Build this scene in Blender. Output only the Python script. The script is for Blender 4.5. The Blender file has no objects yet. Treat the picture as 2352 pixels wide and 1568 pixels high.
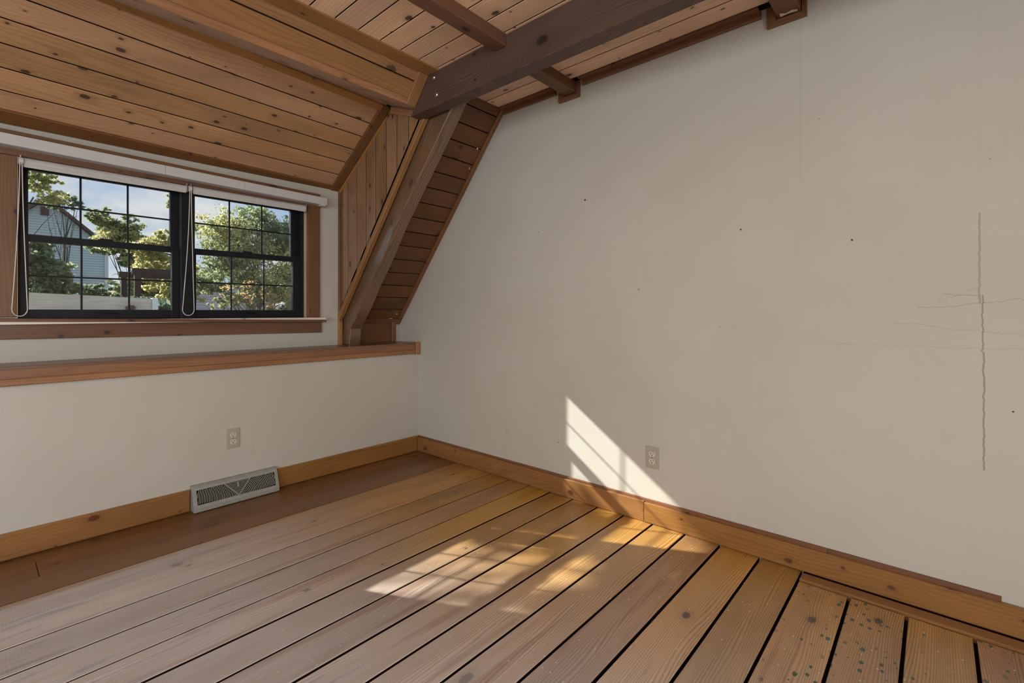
import bpy, bmesh, math, random
from mathutils import Vector, Matrix, noise as mnoise
random.seed(7)
S = bpy.context.scene
COL = S.collection

# ------------------------------------------------------------------ camera
cam_d = bpy.data.cameras.new('camera')
cam = bpy.data.objects.new('camera', cam_d)
COL.objects.link(cam)
cam.location = (-2.3505, -3.0837, 1.10)
F_PX = 1097.0
cam_d.sensor_fit = 'HORIZONTAL'
cam_d.sensor_width = 36.0
cam_d.lens = 36.0 * F_PX / 2352.0
cam_d.shift_y = -(784.0 - 716.0) / 2352.0
cam_d.clip_start = 0.05
cam_d.clip_end = 300
YAW = math.atan2(0.66394063, 0.74778529) - math.pi / 2
cam.rotation_euler = (math.pi / 2, 0, YAW)
S.camera = cam

# ------------------------------------------------------------------ view, world, sun, added fill lamps
S.view_settings.view_transform = 'Standard'
S.view_settings.look = 'None'
S.view_settings.exposure = 0.0
S.view_settings.gamma = 1.0
S.view_settings.use_curve_mapping = False
S.cycles.max_bounces = 8
S.cycles.diffuse_bounces = 5
S.cycles.glossy_bounces = 3
S.cycles.transparent_max_bounces = 12
S.cycles.transmission_bounces = 4
S.cycles.caustics_reflective = False
S.cycles.caustics_refractive = False
S.cycles.sample_clamp_indirect = 4.0

W = bpy.data.worlds.new('sky')
S.world = W
W.use_nodes = True
wn = W.node_tree.nodes
wl = W.node_tree.links
wn.clear()
tc = wn.new('ShaderNodeTexCoord')
sep = wn.new('ShaderNodeSeparateXYZ')
wl.new(tc.outputs['Generated'], sep.inputs[0])
ramp = wn.new('ShaderNodeValToRGB')
ramp.color_ramp.elements[0].position = 0.0
ramp.color_ramp.elements[0].color = (0.50, 0.60, 0.76, 1)
ramp.color_ramp.elements[1].position = 0.7
ramp.color_ramp.elements[1].color = (0.20, 0.36, 0.70, 1)
wl.new(sep.outputs[2], ramp.inputs[0])
mp = wn.new('ShaderNodeMapping')
mp.inputs['Scale'].default_value = (1.0, 1.0, 2.2)
mp.inputs['Location'].default_value = (0.35, 0.1, 0.2)
wl.new(tc.outputs['Generated'], mp.inputs[0])
cn = wn.new('ShaderNodeTexNoise')
cn.inputs['Scale'].default_value = 3.2
cn.inputs['Detail'].default_value = 6
cn.inputs['Roughness'].default_value = 0.55
wl.new(mp.outputs[0], cn.inputs['Vector'])
cr = wn.new('ShaderNodeValToRGB')
cr.color_ramp.elements[0].position = 0.47
cr.color_ramp.elements[0].color = (0, 0, 0, 1)
cr.color_ramp.elements[1].position = 0.60
cr.color_ramp.elements[1].color = (1, 1, 1, 1)
wl.new(cn.outputs[0], cr.inputs[0])
mx = wn.new('ShaderNodeMix')
mx.data_type = 'RGBA'
wl.new(cr.outputs[0], mx.inputs[0])
wl.new(ramp.outputs[0], mx.inputs[6])
mx.inputs[7].default_value = (0.80, 0.79, 0.80, 1)
bg = wn.new('ShaderNodeBackground')
bg.inputs[1].default_value = 1.1
wl.new(mx.outputs[2], bg.inputs[0])
wo = wn.new('ShaderNodeOutputWorld')
wl.new(bg.outputs[0], wo.inputs[0])

SUN_DIR = Vector((0.502, -1.0, -0.690)).normalized()


def lamp(name, kind, energy, loc, rot=None, color=(1, 1, 1), size=None, size_y=None):
    d = bpy.data.lights.new(name, kind)
    d.energy = energy
    d.color = color
    if kind == 'AREA':
        d.shape = 'RECTANGLE'
        d.size = size
        d.size_y = size_y
    o = bpy.data.objects.new(name, d)
    o.location = loc
    if rot is not None:
        o.rotation_euler = rot
    COL.objects.link(o)
    return o


sun = lamp('sun', 'SUN', 13.0, (-8, 12, 14), color=(1.0, 0.965, 0.91))
sun.data.angle = math.radians(0.45)
sun.rotation_euler = SUN_DIR.to_track_quat('-Z', 'Y').to_euler()
# added fill lamps set in invented south and west openings, pointing into the room
lamp('south_fill_light', 'AREA', 82, (-3.75, -5.72, 1.35), (math.radians(62), 0, 0), (0.97, 0.98, 1.0), 2.2, 1.5)
lamp('west_fill_light', 'AREA', 66, (-5.22, -2.9, 1.35), (math.radians(62), 0, math.radians(-90)), (0.97, 0.98, 1.0), 2.6, 1.5)


# ------------------------------------------------------------------ node helper
class G:
    def __init__(s, name):
        s.m = bpy.data.materials.new(name)
        s.m.use_nodes = True
        s.t = s.m.node_tree
        s.t.nodes.clear()
        s.out = s.t.nodes.new('ShaderNodeOutputMaterial')

    def put(s, sock, v):
        if isinstance(v, bpy.types.NodeSocket):
            s.t.links.new(v, sock)
        elif v is not None:
            if isinstance(v, (tuple, list)) and len(v) == 3 and sock.type == 'RGBA':
                v = (*v, 1)
            sock.default_value = v

    def node(s, typ, **kw):
        n = s.t.nodes.new(typ)
        for k, v in kw.items():
            setattr(n, k, v)
        return n

    def math(s, op, a, b=None, c=None, clamp=False):
        n = s.node('ShaderNodeMath', operation=op, use_clamp=clamp)
        s.put(n.inputs[0], a)
        if b is not None:
            s.put(n.inputs[1], b)
        if c is not None:
            s.put(n.inputs[2], c)
        return n.outputs[0]

    def vmath(s, op, a, b=None):
        n = s.node('ShaderNodeVectorMath', operation=op)
        s.put(n.inputs[0], a)
        if b is not None:
            s.put(n.inputs[1], b)
        return n.outputs['Value'] if op in ('LENGTH', 'DISTANCE', 'DOT_PRODUCT') else n.outputs[0]

    def comb(s, x, y, z):
        n = s.node('ShaderNodeCombineXYZ')
        for i, v in enumerate((x, y, z)):
            s.put(n.inputs[i], v)
        return n.outputs[0]

    def sepx(s, v):
        n = s.node('ShaderNodeSeparateXYZ')
        s.put(n.inputs[0], v)
        return n.outputs

    def noise(s, vec, scale=1.0, detail=2.0, rough=0.5, dist=0.0):
        n = s.node('ShaderNodeTexNoise')
        s.put(n.inputs['Vector'], vec)
        n.inputs['Scale'].default_value = scale
        n.inputs['Detail'].default_value = detail
        n.inputs['Roughness'].default_value = rough
        n.inputs['Distortion'].default_value = dist
        return n.outputs[0]

    def vor(s, vec, scale=1.0, rnd=1.0, dim='2D'):
        n = s.node('ShaderNodeTexVoronoi', voronoi_dimensions=dim)
        s.put(n.inputs['Vector'], vec)
        n.inputs['Scale'].default_value = scale
        n.inputs['Randomness'].default_value = rnd
        return n.outputs['Distance'], n.outputs['Color']

    def mix(s, f, a, b, blend='MIX'):
        n = s.node('ShaderNodeMix', data_type='RGBA', blend_type=blend)
        s.put(n.inputs[0], f)
        s.put(n.inputs[6], a)
        s.put(n.inputs[7], b)
        return n.outputs[2]

    def step(s, v, lo, hi):
        n = s.node('ShaderNodeMapRange', interpolation_type='SMOOTHSTEP')
        s.put(n.inputs[0], v)
        s.put(n.inputs[1], lo)
        s.put(n.inputs[2], hi)
        n.inputs[3].default_value = 0.0
        n.inputs[4].default_value = 1.0
        return n.outputs[0]

    def bump(s, h, strength=0.2, dist=0.002):
        n = s.node('ShaderNodeBump')
        n.inputs['Strength'].default_value = strength
        n.inputs['Distance'].default_value = dist
        s.put(n.inputs['Height'], h)
        return n.outputs[0]

    def princ(s, color, rough=0.5, spec=0.5, normal=None, coat=0.0, coat_rough=0.2, metal=0.0):
        n = s.node('ShaderNodeBsdfPrincipled')
        s.put(n.inputs['Base Color'], color)
        s.put(n.inputs['Roughness'], rough)
        s.put(n.inputs['Specular IOR Level'], spec)
        s.put(n.inputs['Metallic'], metal)
        s.put(n.inputs['Coat Weight'], coat)
        s.put(n.inputs['Coat Roughness'], coat_rough)
        if normal is not None:
            s.put(n.inputs['Normal'], normal)
        return n.outputs[0]

    def done(s, sh):
        s.t.links.new(sh, s.out.inputs[0])
        return s.m


def plain(name, color, rough=0.6, spec=0.3, var=0.06, scale=30, metal=0.0, bump=0.0):
    g = G(name)
    p = g.node('ShaderNodeNewGeometry').outputs['Position']
    n = g.noise(p, scale, 4, 0.6)
    dark = tuple(c * (1 - 2 * var) for c in color)
    col = g.mix(n, dark, tuple(min(1, c * (1 + var)) for c in color))
    nb = g.bump(g.noise(p, scale * 6, 3, 0.6), bump, 0.001) if bump else None
    return g.done(g.princ(col, rough, spec, nb, metal=metal))


def wood(name, light, dark, knot=(0.05, 0.025, 0.012), ring=95.0, kx=4.5, ky=8.0, thr=0.72, kr=0.14, rough=0.5,
         spec=0.4, var=0.30, contrast=0.8, coat=0.0, coat_rough=0.25, world=None, bump=0.25, big=1.0, stain=0.0,
         stain_col=(0.10, 0.05, 0.03), tint=None):
    ring *= 5.5
    kx = ky * 0.6
    g = G(name)
    obj = g.node('ShaderNodeTexCoord').outputs['Object']
    rnd = g.node('ShaderNodeObjectInfo').outputs['Random']
    off = g.comb(g.math('MULTIPLY', rnd, 37.3), g.math('MULTIPLY', rnd, 91.7), g.math('MULTIPLY', rnd, 13.1))
    p = g.vmath('ADD', obj, off)
    x, y, z = g.sepx(p)[0:3]
    low = g.noise(g.comb(g.math('MULTIPLY', x, 0.9 * big), g.math('MULTIPLY', y, 5.0), g.math('MULTIPLY', z, 5.0)), 1.0, 2, 0.45)
    kp = g.comb(g.math('MULTIPLY', x, kx), g.math('MULTIPLY', y, ky), g.math('MULTIPLY', z, 2.0))
    kd, kc = g.vor(kp, 1.0, 0.9)
    kcr = g.sepx(kc)
    has = g.math('GREATER_THAN', kcr[0], thr)
    rad = g.math('MULTIPLY_ADD', g.math('POWER', kcr[1], 2.0), kr, kr * 0.30)
    wob = g.math('MULTIPLY_ADD', g.noise(p, 60, 2, 0.5), 0.08, kd)
    km = g.math('MULTIPLY', g.math('SUBTRACT', 1.0, g.step(g.math('SUBTRACT', wob, 0.04), g.math('MULTIPLY', rad, 0.6), rad)), has)
    halo = g.math('MULTIPLY', g.math('SUBTRACT', 1.0, g.step(kd, 0.0, g.math('MULTIPLY', rad, 3.0))), has)
    ph = g.math('MULTIPLY', g.math('ADD', y, g.math('MULTIPLY', z, 0.7)), ring)
    ph = g.math('MULTIPLY_ADD', low, ring * 0.20, ph)
    ph = g.math('MULTIPLY_ADD', halo, 4.5, ph)
    si = g.math('MULTIPLY_ADD', g.math('SINE', ph), 0.5, 0.5)
    rings = g.math('POWER', si, 2.2)
    rvar = g.noise(g.comb(g.math('MULTIPLY', x, 1.5), g.math('MULTIPLY', y, 14.0), z), 1.0, 2, 0.5)
    rings = g.math('MULTIPLY', rings, g.math('MULTIPLY_ADD', rvar, 1.1, 0.1))
    fib = g.noise(g.comb(g.math('MULTIPLY', x, 5.0), g.math('MULTIPLY', y, 260.0), g.math('MULTIPLY', z, 260.0)), 1.0, 3, 0.6)
    f = g.math('MULTIPLY', rings, contrast)
    f = g.math('MULTIPLY_ADD', g.math('SUBTRACT', fib, 0.5), 0.5, f, clamp=True)
    col = g.mix(f, light, dark)
    # broad tone drift along a board and from board to board
    drift = g.noise(g.comb(g.math('MULTIPLY', x, 1.6), g.math('MULTIPLY', y, 6.0), z), 1.0, 3, 0.5)
    r2 = g.math('FRACT', g.math('MULTIPLY', rnd, 17.77))
    v = g.math('MULTIPLY_ADD', g.math('SUBTRACT', r2, 0.5), var, 1.0)
    v = g.math('MULTIPLY_ADD', g.math('SUBTRACT', drift, 0.5), 0.85, v)
    col = g.mix(1.0, col, g.comb(v, v, v), 'MULTIPLY')
    r3 = g.math('FRACT', g.math('MULTIPLY', rnd, 53.1))
    hs = g.node('ShaderNodeHueSaturation')
    g.put(hs.inputs['Hue'], g.math('MULTIPLY_ADD', r3, 0.014, 0.492))
    g.put(hs.inputs['Saturation'], g.math('MULTIPLY_ADD', r3, 0.16, 0.95))
    g.put(hs.inputs['Color'], col)
    col = hs.outputs[0]
    if stain > 0:
        st = g.noise(g.comb(g.math('MULTIPLY', x, 5.0), g.math('MULTIPLY', y, 16.0), z), 1.0, 4, 0.65)
        col = g.mix(g.math('MULTIPLY', g.step(st, 0.58, 0.74), stain), col, stain_col)
    col = g.mix(g.math('MULTIPLY', halo, 0.28), col, knot)
    col = g.mix(g.math('MULTIPLY', km, 0.92), col, knot)
    ro = rough
    if world:
        col, ro = world(g, col, rough, p)
    if tint:
        col = g.mix(1.0, col, tint, 'MULTIPLY')
    nb = g.bump(g.math('MULTIPLY_ADD', rings, -0.5, fib), bump, 0.0012)
    return g.done(g.princ(col, ro, spec, nb, coat=coat, coat_rough=coat_rough))


def floor_wear_sheen(g, col, rough, p):
    """Wear of this floor with painted-in window sheen: pale zone left of centre, scratches, saw marks, paint flecks."""
    wp = g.node('ShaderNodeNewGeometry').outputs['Position']
    x, y, z = g.sepx(wp)[0:3]
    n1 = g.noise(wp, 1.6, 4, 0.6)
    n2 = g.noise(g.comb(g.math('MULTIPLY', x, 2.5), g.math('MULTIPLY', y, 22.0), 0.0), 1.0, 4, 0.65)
    # worn finish plus window sheen painted into the colour: starts 0.47 m from the knee wall, strongest to the west
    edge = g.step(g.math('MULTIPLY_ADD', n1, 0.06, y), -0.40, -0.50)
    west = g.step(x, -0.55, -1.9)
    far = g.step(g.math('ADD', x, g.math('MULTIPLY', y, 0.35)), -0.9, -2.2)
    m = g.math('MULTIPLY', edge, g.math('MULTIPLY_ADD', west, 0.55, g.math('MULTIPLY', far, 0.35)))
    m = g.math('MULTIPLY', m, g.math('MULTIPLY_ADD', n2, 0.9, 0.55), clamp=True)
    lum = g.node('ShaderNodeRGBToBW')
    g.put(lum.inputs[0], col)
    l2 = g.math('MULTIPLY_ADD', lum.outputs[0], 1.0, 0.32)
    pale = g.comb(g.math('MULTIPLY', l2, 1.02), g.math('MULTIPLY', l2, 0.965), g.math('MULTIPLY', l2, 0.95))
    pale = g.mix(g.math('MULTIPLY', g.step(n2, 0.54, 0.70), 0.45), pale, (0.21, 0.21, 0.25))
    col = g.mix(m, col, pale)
    # reddish heartwood streaks
    rs = g.noise(g.comb(g.math('MULTIPLY', x, 1.1), g.math('MULTIPLY', y, 15.0), 3.0), 1.0, 3, 0.5)
    col = g.mix(g.math('MULTIPLY', g.step(rs, 0.54, 0.68), 0.38), col, (0.23, 0.095, 0.06))
    # fine cross scratches
    a = 0.0
    for k, ang in enumerate((0.5, 1.35, 2.2)):
        ca, sa = math.cos(ang), math.sin(ang)
        u = g.math('ADD', g.math('MULTIPLY', x, ca), g.math('MULTIPLY', y, sa))
        w = g.math('ADD', g.math('MULTIPLY', x, -sa), g.math('MULTIPLY', y, ca))
        wv = g.math('MULTIPLY_ADD', g.noise(wp, 4.0, 2, 0.5), 0.10, w)
        s = g.noise(g.comb(g.math('MULTIPLY', u, 5.0), g.math('MULTIPLY', wv, 220.0), k * 7.0), 1.0, 2, 0.5)
        a = g.math('MAXIMUM', a, g.step(s, 0.67, 0.73))
    patch = g.step(g.noise(wp, 3.0, 3, 0.6), 0.45, 0.62)
    a = g.math('MULTIPLY', a, g.math('MULTIPLY', patch, g.step(y, -1.9, -2.4)))
    col = g.mix(g.math('MULTIPLY', a, 0.6), col, (0.60, 0.53, 0.44))
    # scuffed haze in the traffic area
    hz = g.math('MULTIPLY', g.step(g.noise(wp, 6.0, 5, 0.7), 0.56, 0.72), g.step(y, -1.7, -2.2))
    col = g.mix(g.math('MULTIPLY', hz, 0.16), col, (0.50, 0.44, 0.36))
    # saw marks across the boards, left front
    sm = g.math('MULTIPLY_ADD', g.math('SINE', g.math('MULTIPLY_ADD', g.noise(wp, 9, 2, 0.5), 9.0, g.math('MULTIPLY', x, 700.0))), 0.5, 0.5)
    smz = g.math('MULTIPLY', g.step(x, -1.75, -2.1), g.step(g.noise(g.comb(x, g.math('MULTIPLY', y, 6.0), 0.0), 3.0, 4, 0.7), 0.46, 0.6))
    col = g.mix(g.math('MULTIPLY', g.math('MULTIPLY', sm, smz), 0.14), col, (0.13, 0.14, 0.17))
    # flecks of green paint near the camera's right, white specks everywhere
    wq = g.comb(x, g.math('MULTIPLY', y, 1.4), g.math('MULTIPLY', g.noise(wp, 30, 2, 0.6), 0.02))
    d1, c1 = g.vor(g.comb(g.math('MULTIPLY', x, 26), g.math('MULTIPLY', y, 42), 0.0), 1.0)
    wob = g.math('MULTIPLY_ADD', g.noise(wp, 90, 2, 0.6), 0.35, g.math('SUBTRACT', d1, 0.17))
    fk = g.math('MULTIPLY', g.math('LESS_THAN', wob, g.math('MULTIPLY', g.sepx(c1)[1], 0.30)), g.math('GREATER_THAN', g.sepx(c1)[0], 0.50))
    zone = g.math('MULTIPLY', g.step(y, -2.62, -2.72), g.step(g.noise(wp, 5.0, 2, 0.5), 0.42, 0.52))
    col = g.mix(g.math('MULTIPLY', g.math('MULTIPLY', fk, zone), 0.95), col, (0.040, 0.095, 0.070))
    d2, c2 = g.vor(g.comb(g.math('MULTIPLY', x, 22), g.math('MULTIPLY', y, 30), 4.0), 1.0)
    wk = g.math('MULTIPLY', g.math('LESS_THAN', d2, 0.075), g.math('GREATER_THAN', g.sepx(c2)[0], 0.86))
    col = g.mix(g.math('MULTIPLY', wk, 0.75), col, (0.70, 0.66, 0.58))
    ro = g.math('MULTIPLY_ADD', m, 0.10, g.math('MULTIPLY_ADD', n1, 0.16, rough - 0.08))
    return col, ro


M = {}
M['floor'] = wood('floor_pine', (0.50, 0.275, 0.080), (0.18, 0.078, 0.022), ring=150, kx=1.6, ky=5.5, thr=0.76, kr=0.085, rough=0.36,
                  spec=0.5, var=0.42, contrast=0.95, world=floor_wear_sheen, bump=0.3, big=0.7, coat=0.10, coat_rough=0.25)
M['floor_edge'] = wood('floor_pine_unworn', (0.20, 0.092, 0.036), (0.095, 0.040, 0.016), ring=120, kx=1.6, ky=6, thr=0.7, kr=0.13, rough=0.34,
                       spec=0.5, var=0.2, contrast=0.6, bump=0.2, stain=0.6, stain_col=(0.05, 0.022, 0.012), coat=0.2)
M['dormer'] = wood('dormer_pine', (0.50, 0.295, 0.165), (0.30, 0.160, 0.084), knot=(0.07, 0.035, 0.025), ring=70, kx=3.6, ky=11.0, thr=0.60, kr=0.13,
                   rough=0.42, var=0.22, contrast=0.55, bump=0.15, stain=0.30, stain_col=(0.16, 0.075, 0.04))
M['ceiling'] = wood('ceiling_pine', (0.80, 0.55, 0.37), (0.52, 0.31, 0.19), knot=(0.09, 0.045, 0.03), ring=70, kx=3.2, ky=12.0, thr=0.62, kr=0.16,
                    rough=0.38, var=0.18, contrast=0.6, bump=0.12)
M['header'] = wood('header_pine', (0.33, 0.172, 0.080), (0.20, 0.095, 0.042), knot=(0.08, 0.04, 0.02), ring=55, kx=2.6, ky=6.0, thr=0.6, kr=0.13,
                   rough=0.45, var=0.12, contrast=0.6, bump=0.12)
M['cheek'] = wood('cheek_pine', (0.32, 0.19, 0.105), (0.165, 0.088, 0.045), knot=(0.06, 0.03, 0.02), ring=85, kx=4.5, ky=9.0, thr=0.62, kr=0.12,
                  rough=0.36, var=0.2, contrast=0.7, bump=0.15, stain=0.3, coat=0.3, coat_rough=0.2)
M['slope'] = wood('slope_pine', (0.150, 0.066, 0.028), (0.080, 0.033, 0.014), knot=(0.03, 0.014, 0.008), ring=60, kx=5.0, ky=7.0, thr=0.6, kr=0.16,
                  rough=0.42, var=0.22, contrast=0.6, bump=0.15, stain=0.45, stain_col=(0.07, 0.028, 0.012))
M['trim'] = wood('trim_orange_pine', (0.36, 0.180, 0.080), (0.22, 0.105, 0.045), knot=(0.12, 0.05, 0.02), ring=90, kx=2.0, ky=12, thr=0.75, kr=0.12,
                 rough=0.38, var=0.12, contrast=0.6, bump=0.12)
M['trim_dark'] = wood('trim_brown_pine', (0.20, 0.092, 0.044), (0.115, 0.050, 0.023), knot=(0.05, 0.02, 0.01), ring=90, kx=2.0, ky=12, thr=0.75, kr=0.12,
                      rough=0.4, var=0.12, contrast=0.6, bump=0.12)
M['base'] = wood('baseboard_pine', (0.28, 0.138, 0.056), (0.17, 0.076, 0.030), knot=(0.10, 0.035, 0.015), ring=75, kx=2.2, ky=10, thr=0.70, kr=0.13,
                 rough=0.36, var=0.10, contrast=0.6, bump=0.12, coat=0.15)
M['casing'] = wood('casing_red_pine', (0.17, 0.083, 0.041), (0.10, 0.045, 0.022), knot=(0.04, 0.02, 0.015), ring=70, kx=3.0, ky=10, thr=0.55, kr=0.14,
                   rough=0.4, var=0.12, contrast=0.6, bump=0.15, coat=0.1)
M['beam'] = wood('dark_beam', (0.105, 0.064, 0.050), (0.040, 0.026, 0.024), knot=(0.018, 0.010, 0.008), ring=150, kx=2.4, ky=7.0, thr=0.6, kr=0.13,
                 rough=0.5, var=0.10, contrast=0.95, bump=0.6)
M['joist'] = wood('brown_joist', (0.165, 0.080, 0.042), (0.08, 0.038, 0.020), knot=(0.03, 0.014, 0.008), ring=130, kx=2.4, ky=7.0, thr=0.7, kr=0.12,
                  rough=0.5, var=0.10, contrast=0.8, bump=0.4)
M['rafter'] = wood('rafter_timber', (0.185, 0.110, 0.066), (0.085, 0.046, 0.027), knot=(0.06, 0.05, 0.05), ring=80, kx=2.4, ky=6.0, thr=0.55, kr=0.14,
                   rough=0.27, var=0.08, contrast=0.8, bump=0.2, spec=0.6, stain=0.25, coat=0.5, coat_rough=0.16)
M['gap'] = plain('dark_gap', (0.022, 0.010, 0.006), 0.9, 0.05)
M['black'] = plain('black_window_frame', (0.010, 0.012, 0.015), 0.42, 0.25, 0.1, 12)
M['blind'] = plain('blind_fabric', (0.56, 0.56, 0.54), 0.8, 0.2, 0.08, 25, bump=0.2)
M['valance'] = plain('valance_white', (0.58, 0.575, 0.565), 0.5, 0.35, 0.03, 8)
M['cord'] = plain('cord_white', (0.66, 0.64, 0.60), 0.6, 0.3, 0.05, 100)
M['metal'] = plain('bracket_metal', (0.45, 0.44, 0.42), 0.35, 0.5, 0.15, 60, metal=0.9)
M['bolt'] = plain('bolt_zinc', (0.62, 0.60, 0.57), 0.3, 0.5, 0.15, 80, metal=1.0)
M['plate'] = plain('outlet_plate_beige', (0.43, 0.385, 0.315), 0.35, 0.5, 0.03, 20)
M['recept'] = plain('receptacle_ivory', (0.62, 0.58, 0.50), 0.35, 0.5, 0.03, 40)
M['slot'] = plain('slot_black', (0.006, 0.005, 0.005), 0.8, 0.05)
M['register'] = plain('register_enamel', (0.33, 0.335, 0.29), 0.42, 0.45, 0.14, 55, bump=0.15)
M['paint_drip'] = plain('white_paint', (0.72, 0.69, 0.64), 0.6, 0.3, 0.1, 90, bump=0.6)
M['sill_top'] = wood('sill_glare_pale', (0.80, 0.74, 0.68), (0.62, 0.54, 0.47), ring=60, thr=0.9, rough=0.22, spec=0.6, var=0.05, contrast=0.3, bump=0.05)  # window glare on the sill is put into this near-white base colour
M['jamb'] = wood('jamb_pine', (0.72, 0.55, 0.36), (0.50, 0.34, 0.19), ring=60, thr=0.85, rough=0.35, var=0.08, contrast=0.5, bump=0.1)
M['shelf_top'] = wood('shelf_top_pine', (0.20, 0.115, 0.07), (0.12, 0.06, 0.035), ring=60, thr=0.7, rough=0.3, var=0.08, contrast=0.5, bump=0.1)
M['soffit'] = wood('soffit_pine', (0.52, 0.40, 0.31), (0.36, 0.26, 0.19), ring=60, thr=0.7, rough=0.35, var=0.1, contrast=0.6, bump=0.1)


def wall_paint(name, marks=False):
    g = G(name)
    p = g.node('ShaderNodeNewGeometry').outputs['Position']
    x, y, z = g.sepx(p)[0:3]
    big = g.noise(p, 1.1, 4, 0.55)
    col = g.mix(g.step(big, 0.35, 0.68), (0.525, 0.498, 0.432), (0.560, 0.537, 0.474))
    med = g.noise(p, 7.0, 5, 0.65)
    col = g.mix(g.math('MULTIPLY', g.step(med, 0.55, 0.75), 0.22), col, (0.49, 0.435, 0.35))
    sp_d, sp_c = g.vor(p, 9.0, dim='3D')
    spk = g.math('MULTIPLY', g.math('LESS_THAN', sp_d, 0.028), g.math('GREATER_THAN', g.sepx(sp_c)[0], 0.80))
    col = g.mix(g.math('MULTIPLY', spk, 0.55), col, (0.20, 0.16, 0.11))
    # scuffs low down
    sc = g.noise(g.comb(g.math('MULTIPLY', x, 6.0), g.math('MULTIPLY', y, 6.0), g.math('MULTIPLY', z, 26.0)), 1.0, 5, 0.75)
    low = g.math('SUBTRACT', 1.0, g.step(z, 0.14, 0.55))
    col = g.mix(g.math('MULTIPLY', g.math('MULTIPLY', g.step(sc, 0.62, 0.74), low), 0.30), col, (0.34, 0.29, 0.22))
    if marks:
        jag = g.math('MULTIPLY', g.math('SUBTRACT', g.noise(g.comb(0.0, 0.0, z), 16.0, 4, 0.7), 0.5), 0.022)
        for y0, z0, z1, w, a in ((-3.209, 0.545, 0.96, 0.0026, 0.6), (-3.206, 0.96, 1.16, 0.0022, 0.6), (-3.198, 1.13, 1.45, 0.0030, 0.42),
                                 (-3.196, 1.45, 2.44, 0.0010, 0.12), (-2.648, 1.66, 2.44, 0.0012, 0.16)):
            d = g.math('ABSOLUTE', g.math('SUBTRACT', g.math('ADD', y, jag if z1 < 1.5 else 0.0), y0))
            ln = g.math('MULTIPLY', g.math('LESS_THAN', d, w), g.math('MULTIPLY', g.math('GREATER_THAN', z, z0), g.math('LESS_THAN', z, z1)))
            col = g.mix(g.math('MULTIPLY', ln, a), col, (0.22, 0.15, 0.08))
        # hairline cracks running off the seam
        for y0, z0, sl, ya, yb, a in ((-3.2, 1.13, -0.10, -3.35, -3.03, 0.5), (-3.2, 1.155, 0.14, -3.2, -3.10, 0.55), (-3.2, 1.19, -0.45, -3.19, -3.09, 0.35),
                                      (-3.21, 1.03, 0.12, -3.45, -2.95, 0.35), (-3.0, 0.97, 0.0, -3.5, -2.7, 0.25), (-1.56, 1.748, -0.10, -1.80, -1.20, 0.22)):
            jz = g.math('MULTIPLY', g.math('SUBTRACT', g.noise(g.comb(0.0, y, 1.0), 12.0, 3, 0.6), 0.5), 0.05)
            tgt = g.math('MULTIPLY_ADD', g.math('SUBTRACT', y, y0), sl, g.math('ADD', jz, z0))
            d = g.math('ABSOLUTE', g.math('SUBTRACT', z, tgt))
            ln = g.math('MULTIPLY', g.math('LESS_THAN', d, 0.0011), g.math('MULTIPLY', g.math('GREATER_THAN', y, ya), g.math('LESS_THAN', y, yb)))
            col = g.mix(g.math('MULTIPLY', ln, a), col, (0.25, 0.19, 0.12))
        for yy, zz, r in ((-1.563, 1.748, 0.006), (-2.409, 1.48, 0.004), (-2.83, 1.39, 0.004), (-1.22, 1.60, 0.003), (-1.9, 1.22, 0.003), (-0.95, 0.30, 0.004), (-3.28, 0.76, 0.003), (-1.37, 0.31, 0.0035)):
            d = g.vmath('DISTANCE', p, (0.0, yy, zz))
            col = g.mix(g.math('MULTIPLY', g.math('LESS_THAN', d, r), 0.92), col, (0.02, 0.016, 0.012))
    h = g.math('MULTIPLY_ADD', g.noise(p, 140, 3, 0.6), 0.25, g.noise(p, 5, 4, 0.6))
    return g.done(g.princ(col, 0.62, 0.28, g.bump(h, 0.22, 0.004)))


M['wall'] = wall_paint('wall_paint')
M['wall_marks'] = wall_paint('wall_paint_marked', True)


def glass_mat():
    g = G('window_glass')
    tr = g.node('ShaderNodeBsdfTransparent')
    tr.inputs[0].default_value = (0.93, 0.95, 0.94, 1)
    gl = g.node('ShaderNodeBsdfGlossy')
    gl.inputs['Roughness'].default_value = 0.02
    lw = g.node('ShaderNodeFresnel')
    lw.inputs[0].default_value = 1.45
    mx = g.node('ShaderNodeMixShader')
    g.put(mx.inputs[0], lw.outputs[0])
    g.put(mx.inputs[1], tr.outputs[0])
    g.put(mx.inputs[2], gl.outputs[0])
    return g.done(mx.outputs[0])


M['glass'] = glass_mat()


def leaf_mat(name, cols, trans=0.6):
    cols = [tuple(min(.8, c * 1.25 + .02) for c in q) for q in cols]
    g = G(name)
    p = g.node('ShaderNodeNewGeometry').outputs['Position']
    rnd = g.node('ShaderNodeNewGeometry').outputs['Random Per Island']
    n = g.noise(p, 0.9, 3, 0.6)
    r = g.node('ShaderNodeValToRGB')
    el = r.color_ramp.elements
    while len(el) < len(cols):
        el.new(0.5)
    for i, c in enumerate(cols):
        el[i].position = i / (len(cols) - 1)
        el[i].color = (*c, 1)
    g.put(r.inputs[0], g.math('MULTIPLY_ADD', rnd, 0.45, g.math('MULTIPLY_ADD', n, 1.6, -0.52), clamp=True))
    d = g.node('ShaderNodeBsdfDiffuse')
    g.put(d.inputs[0], r.outputs[0])
    t = g.node('ShaderNodeBsdfTranslucent')
    g.put(t.inputs[0], r.outputs[0])
    mx = g.node('ShaderNodeMixShader')
    mx.inputs[0].default_value = trans
    g.put(mx.inputs[1], d.outputs[0])
    g.put(mx.inputs[2], t.outputs[0])
    return g.done(mx.outputs[0])


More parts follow.
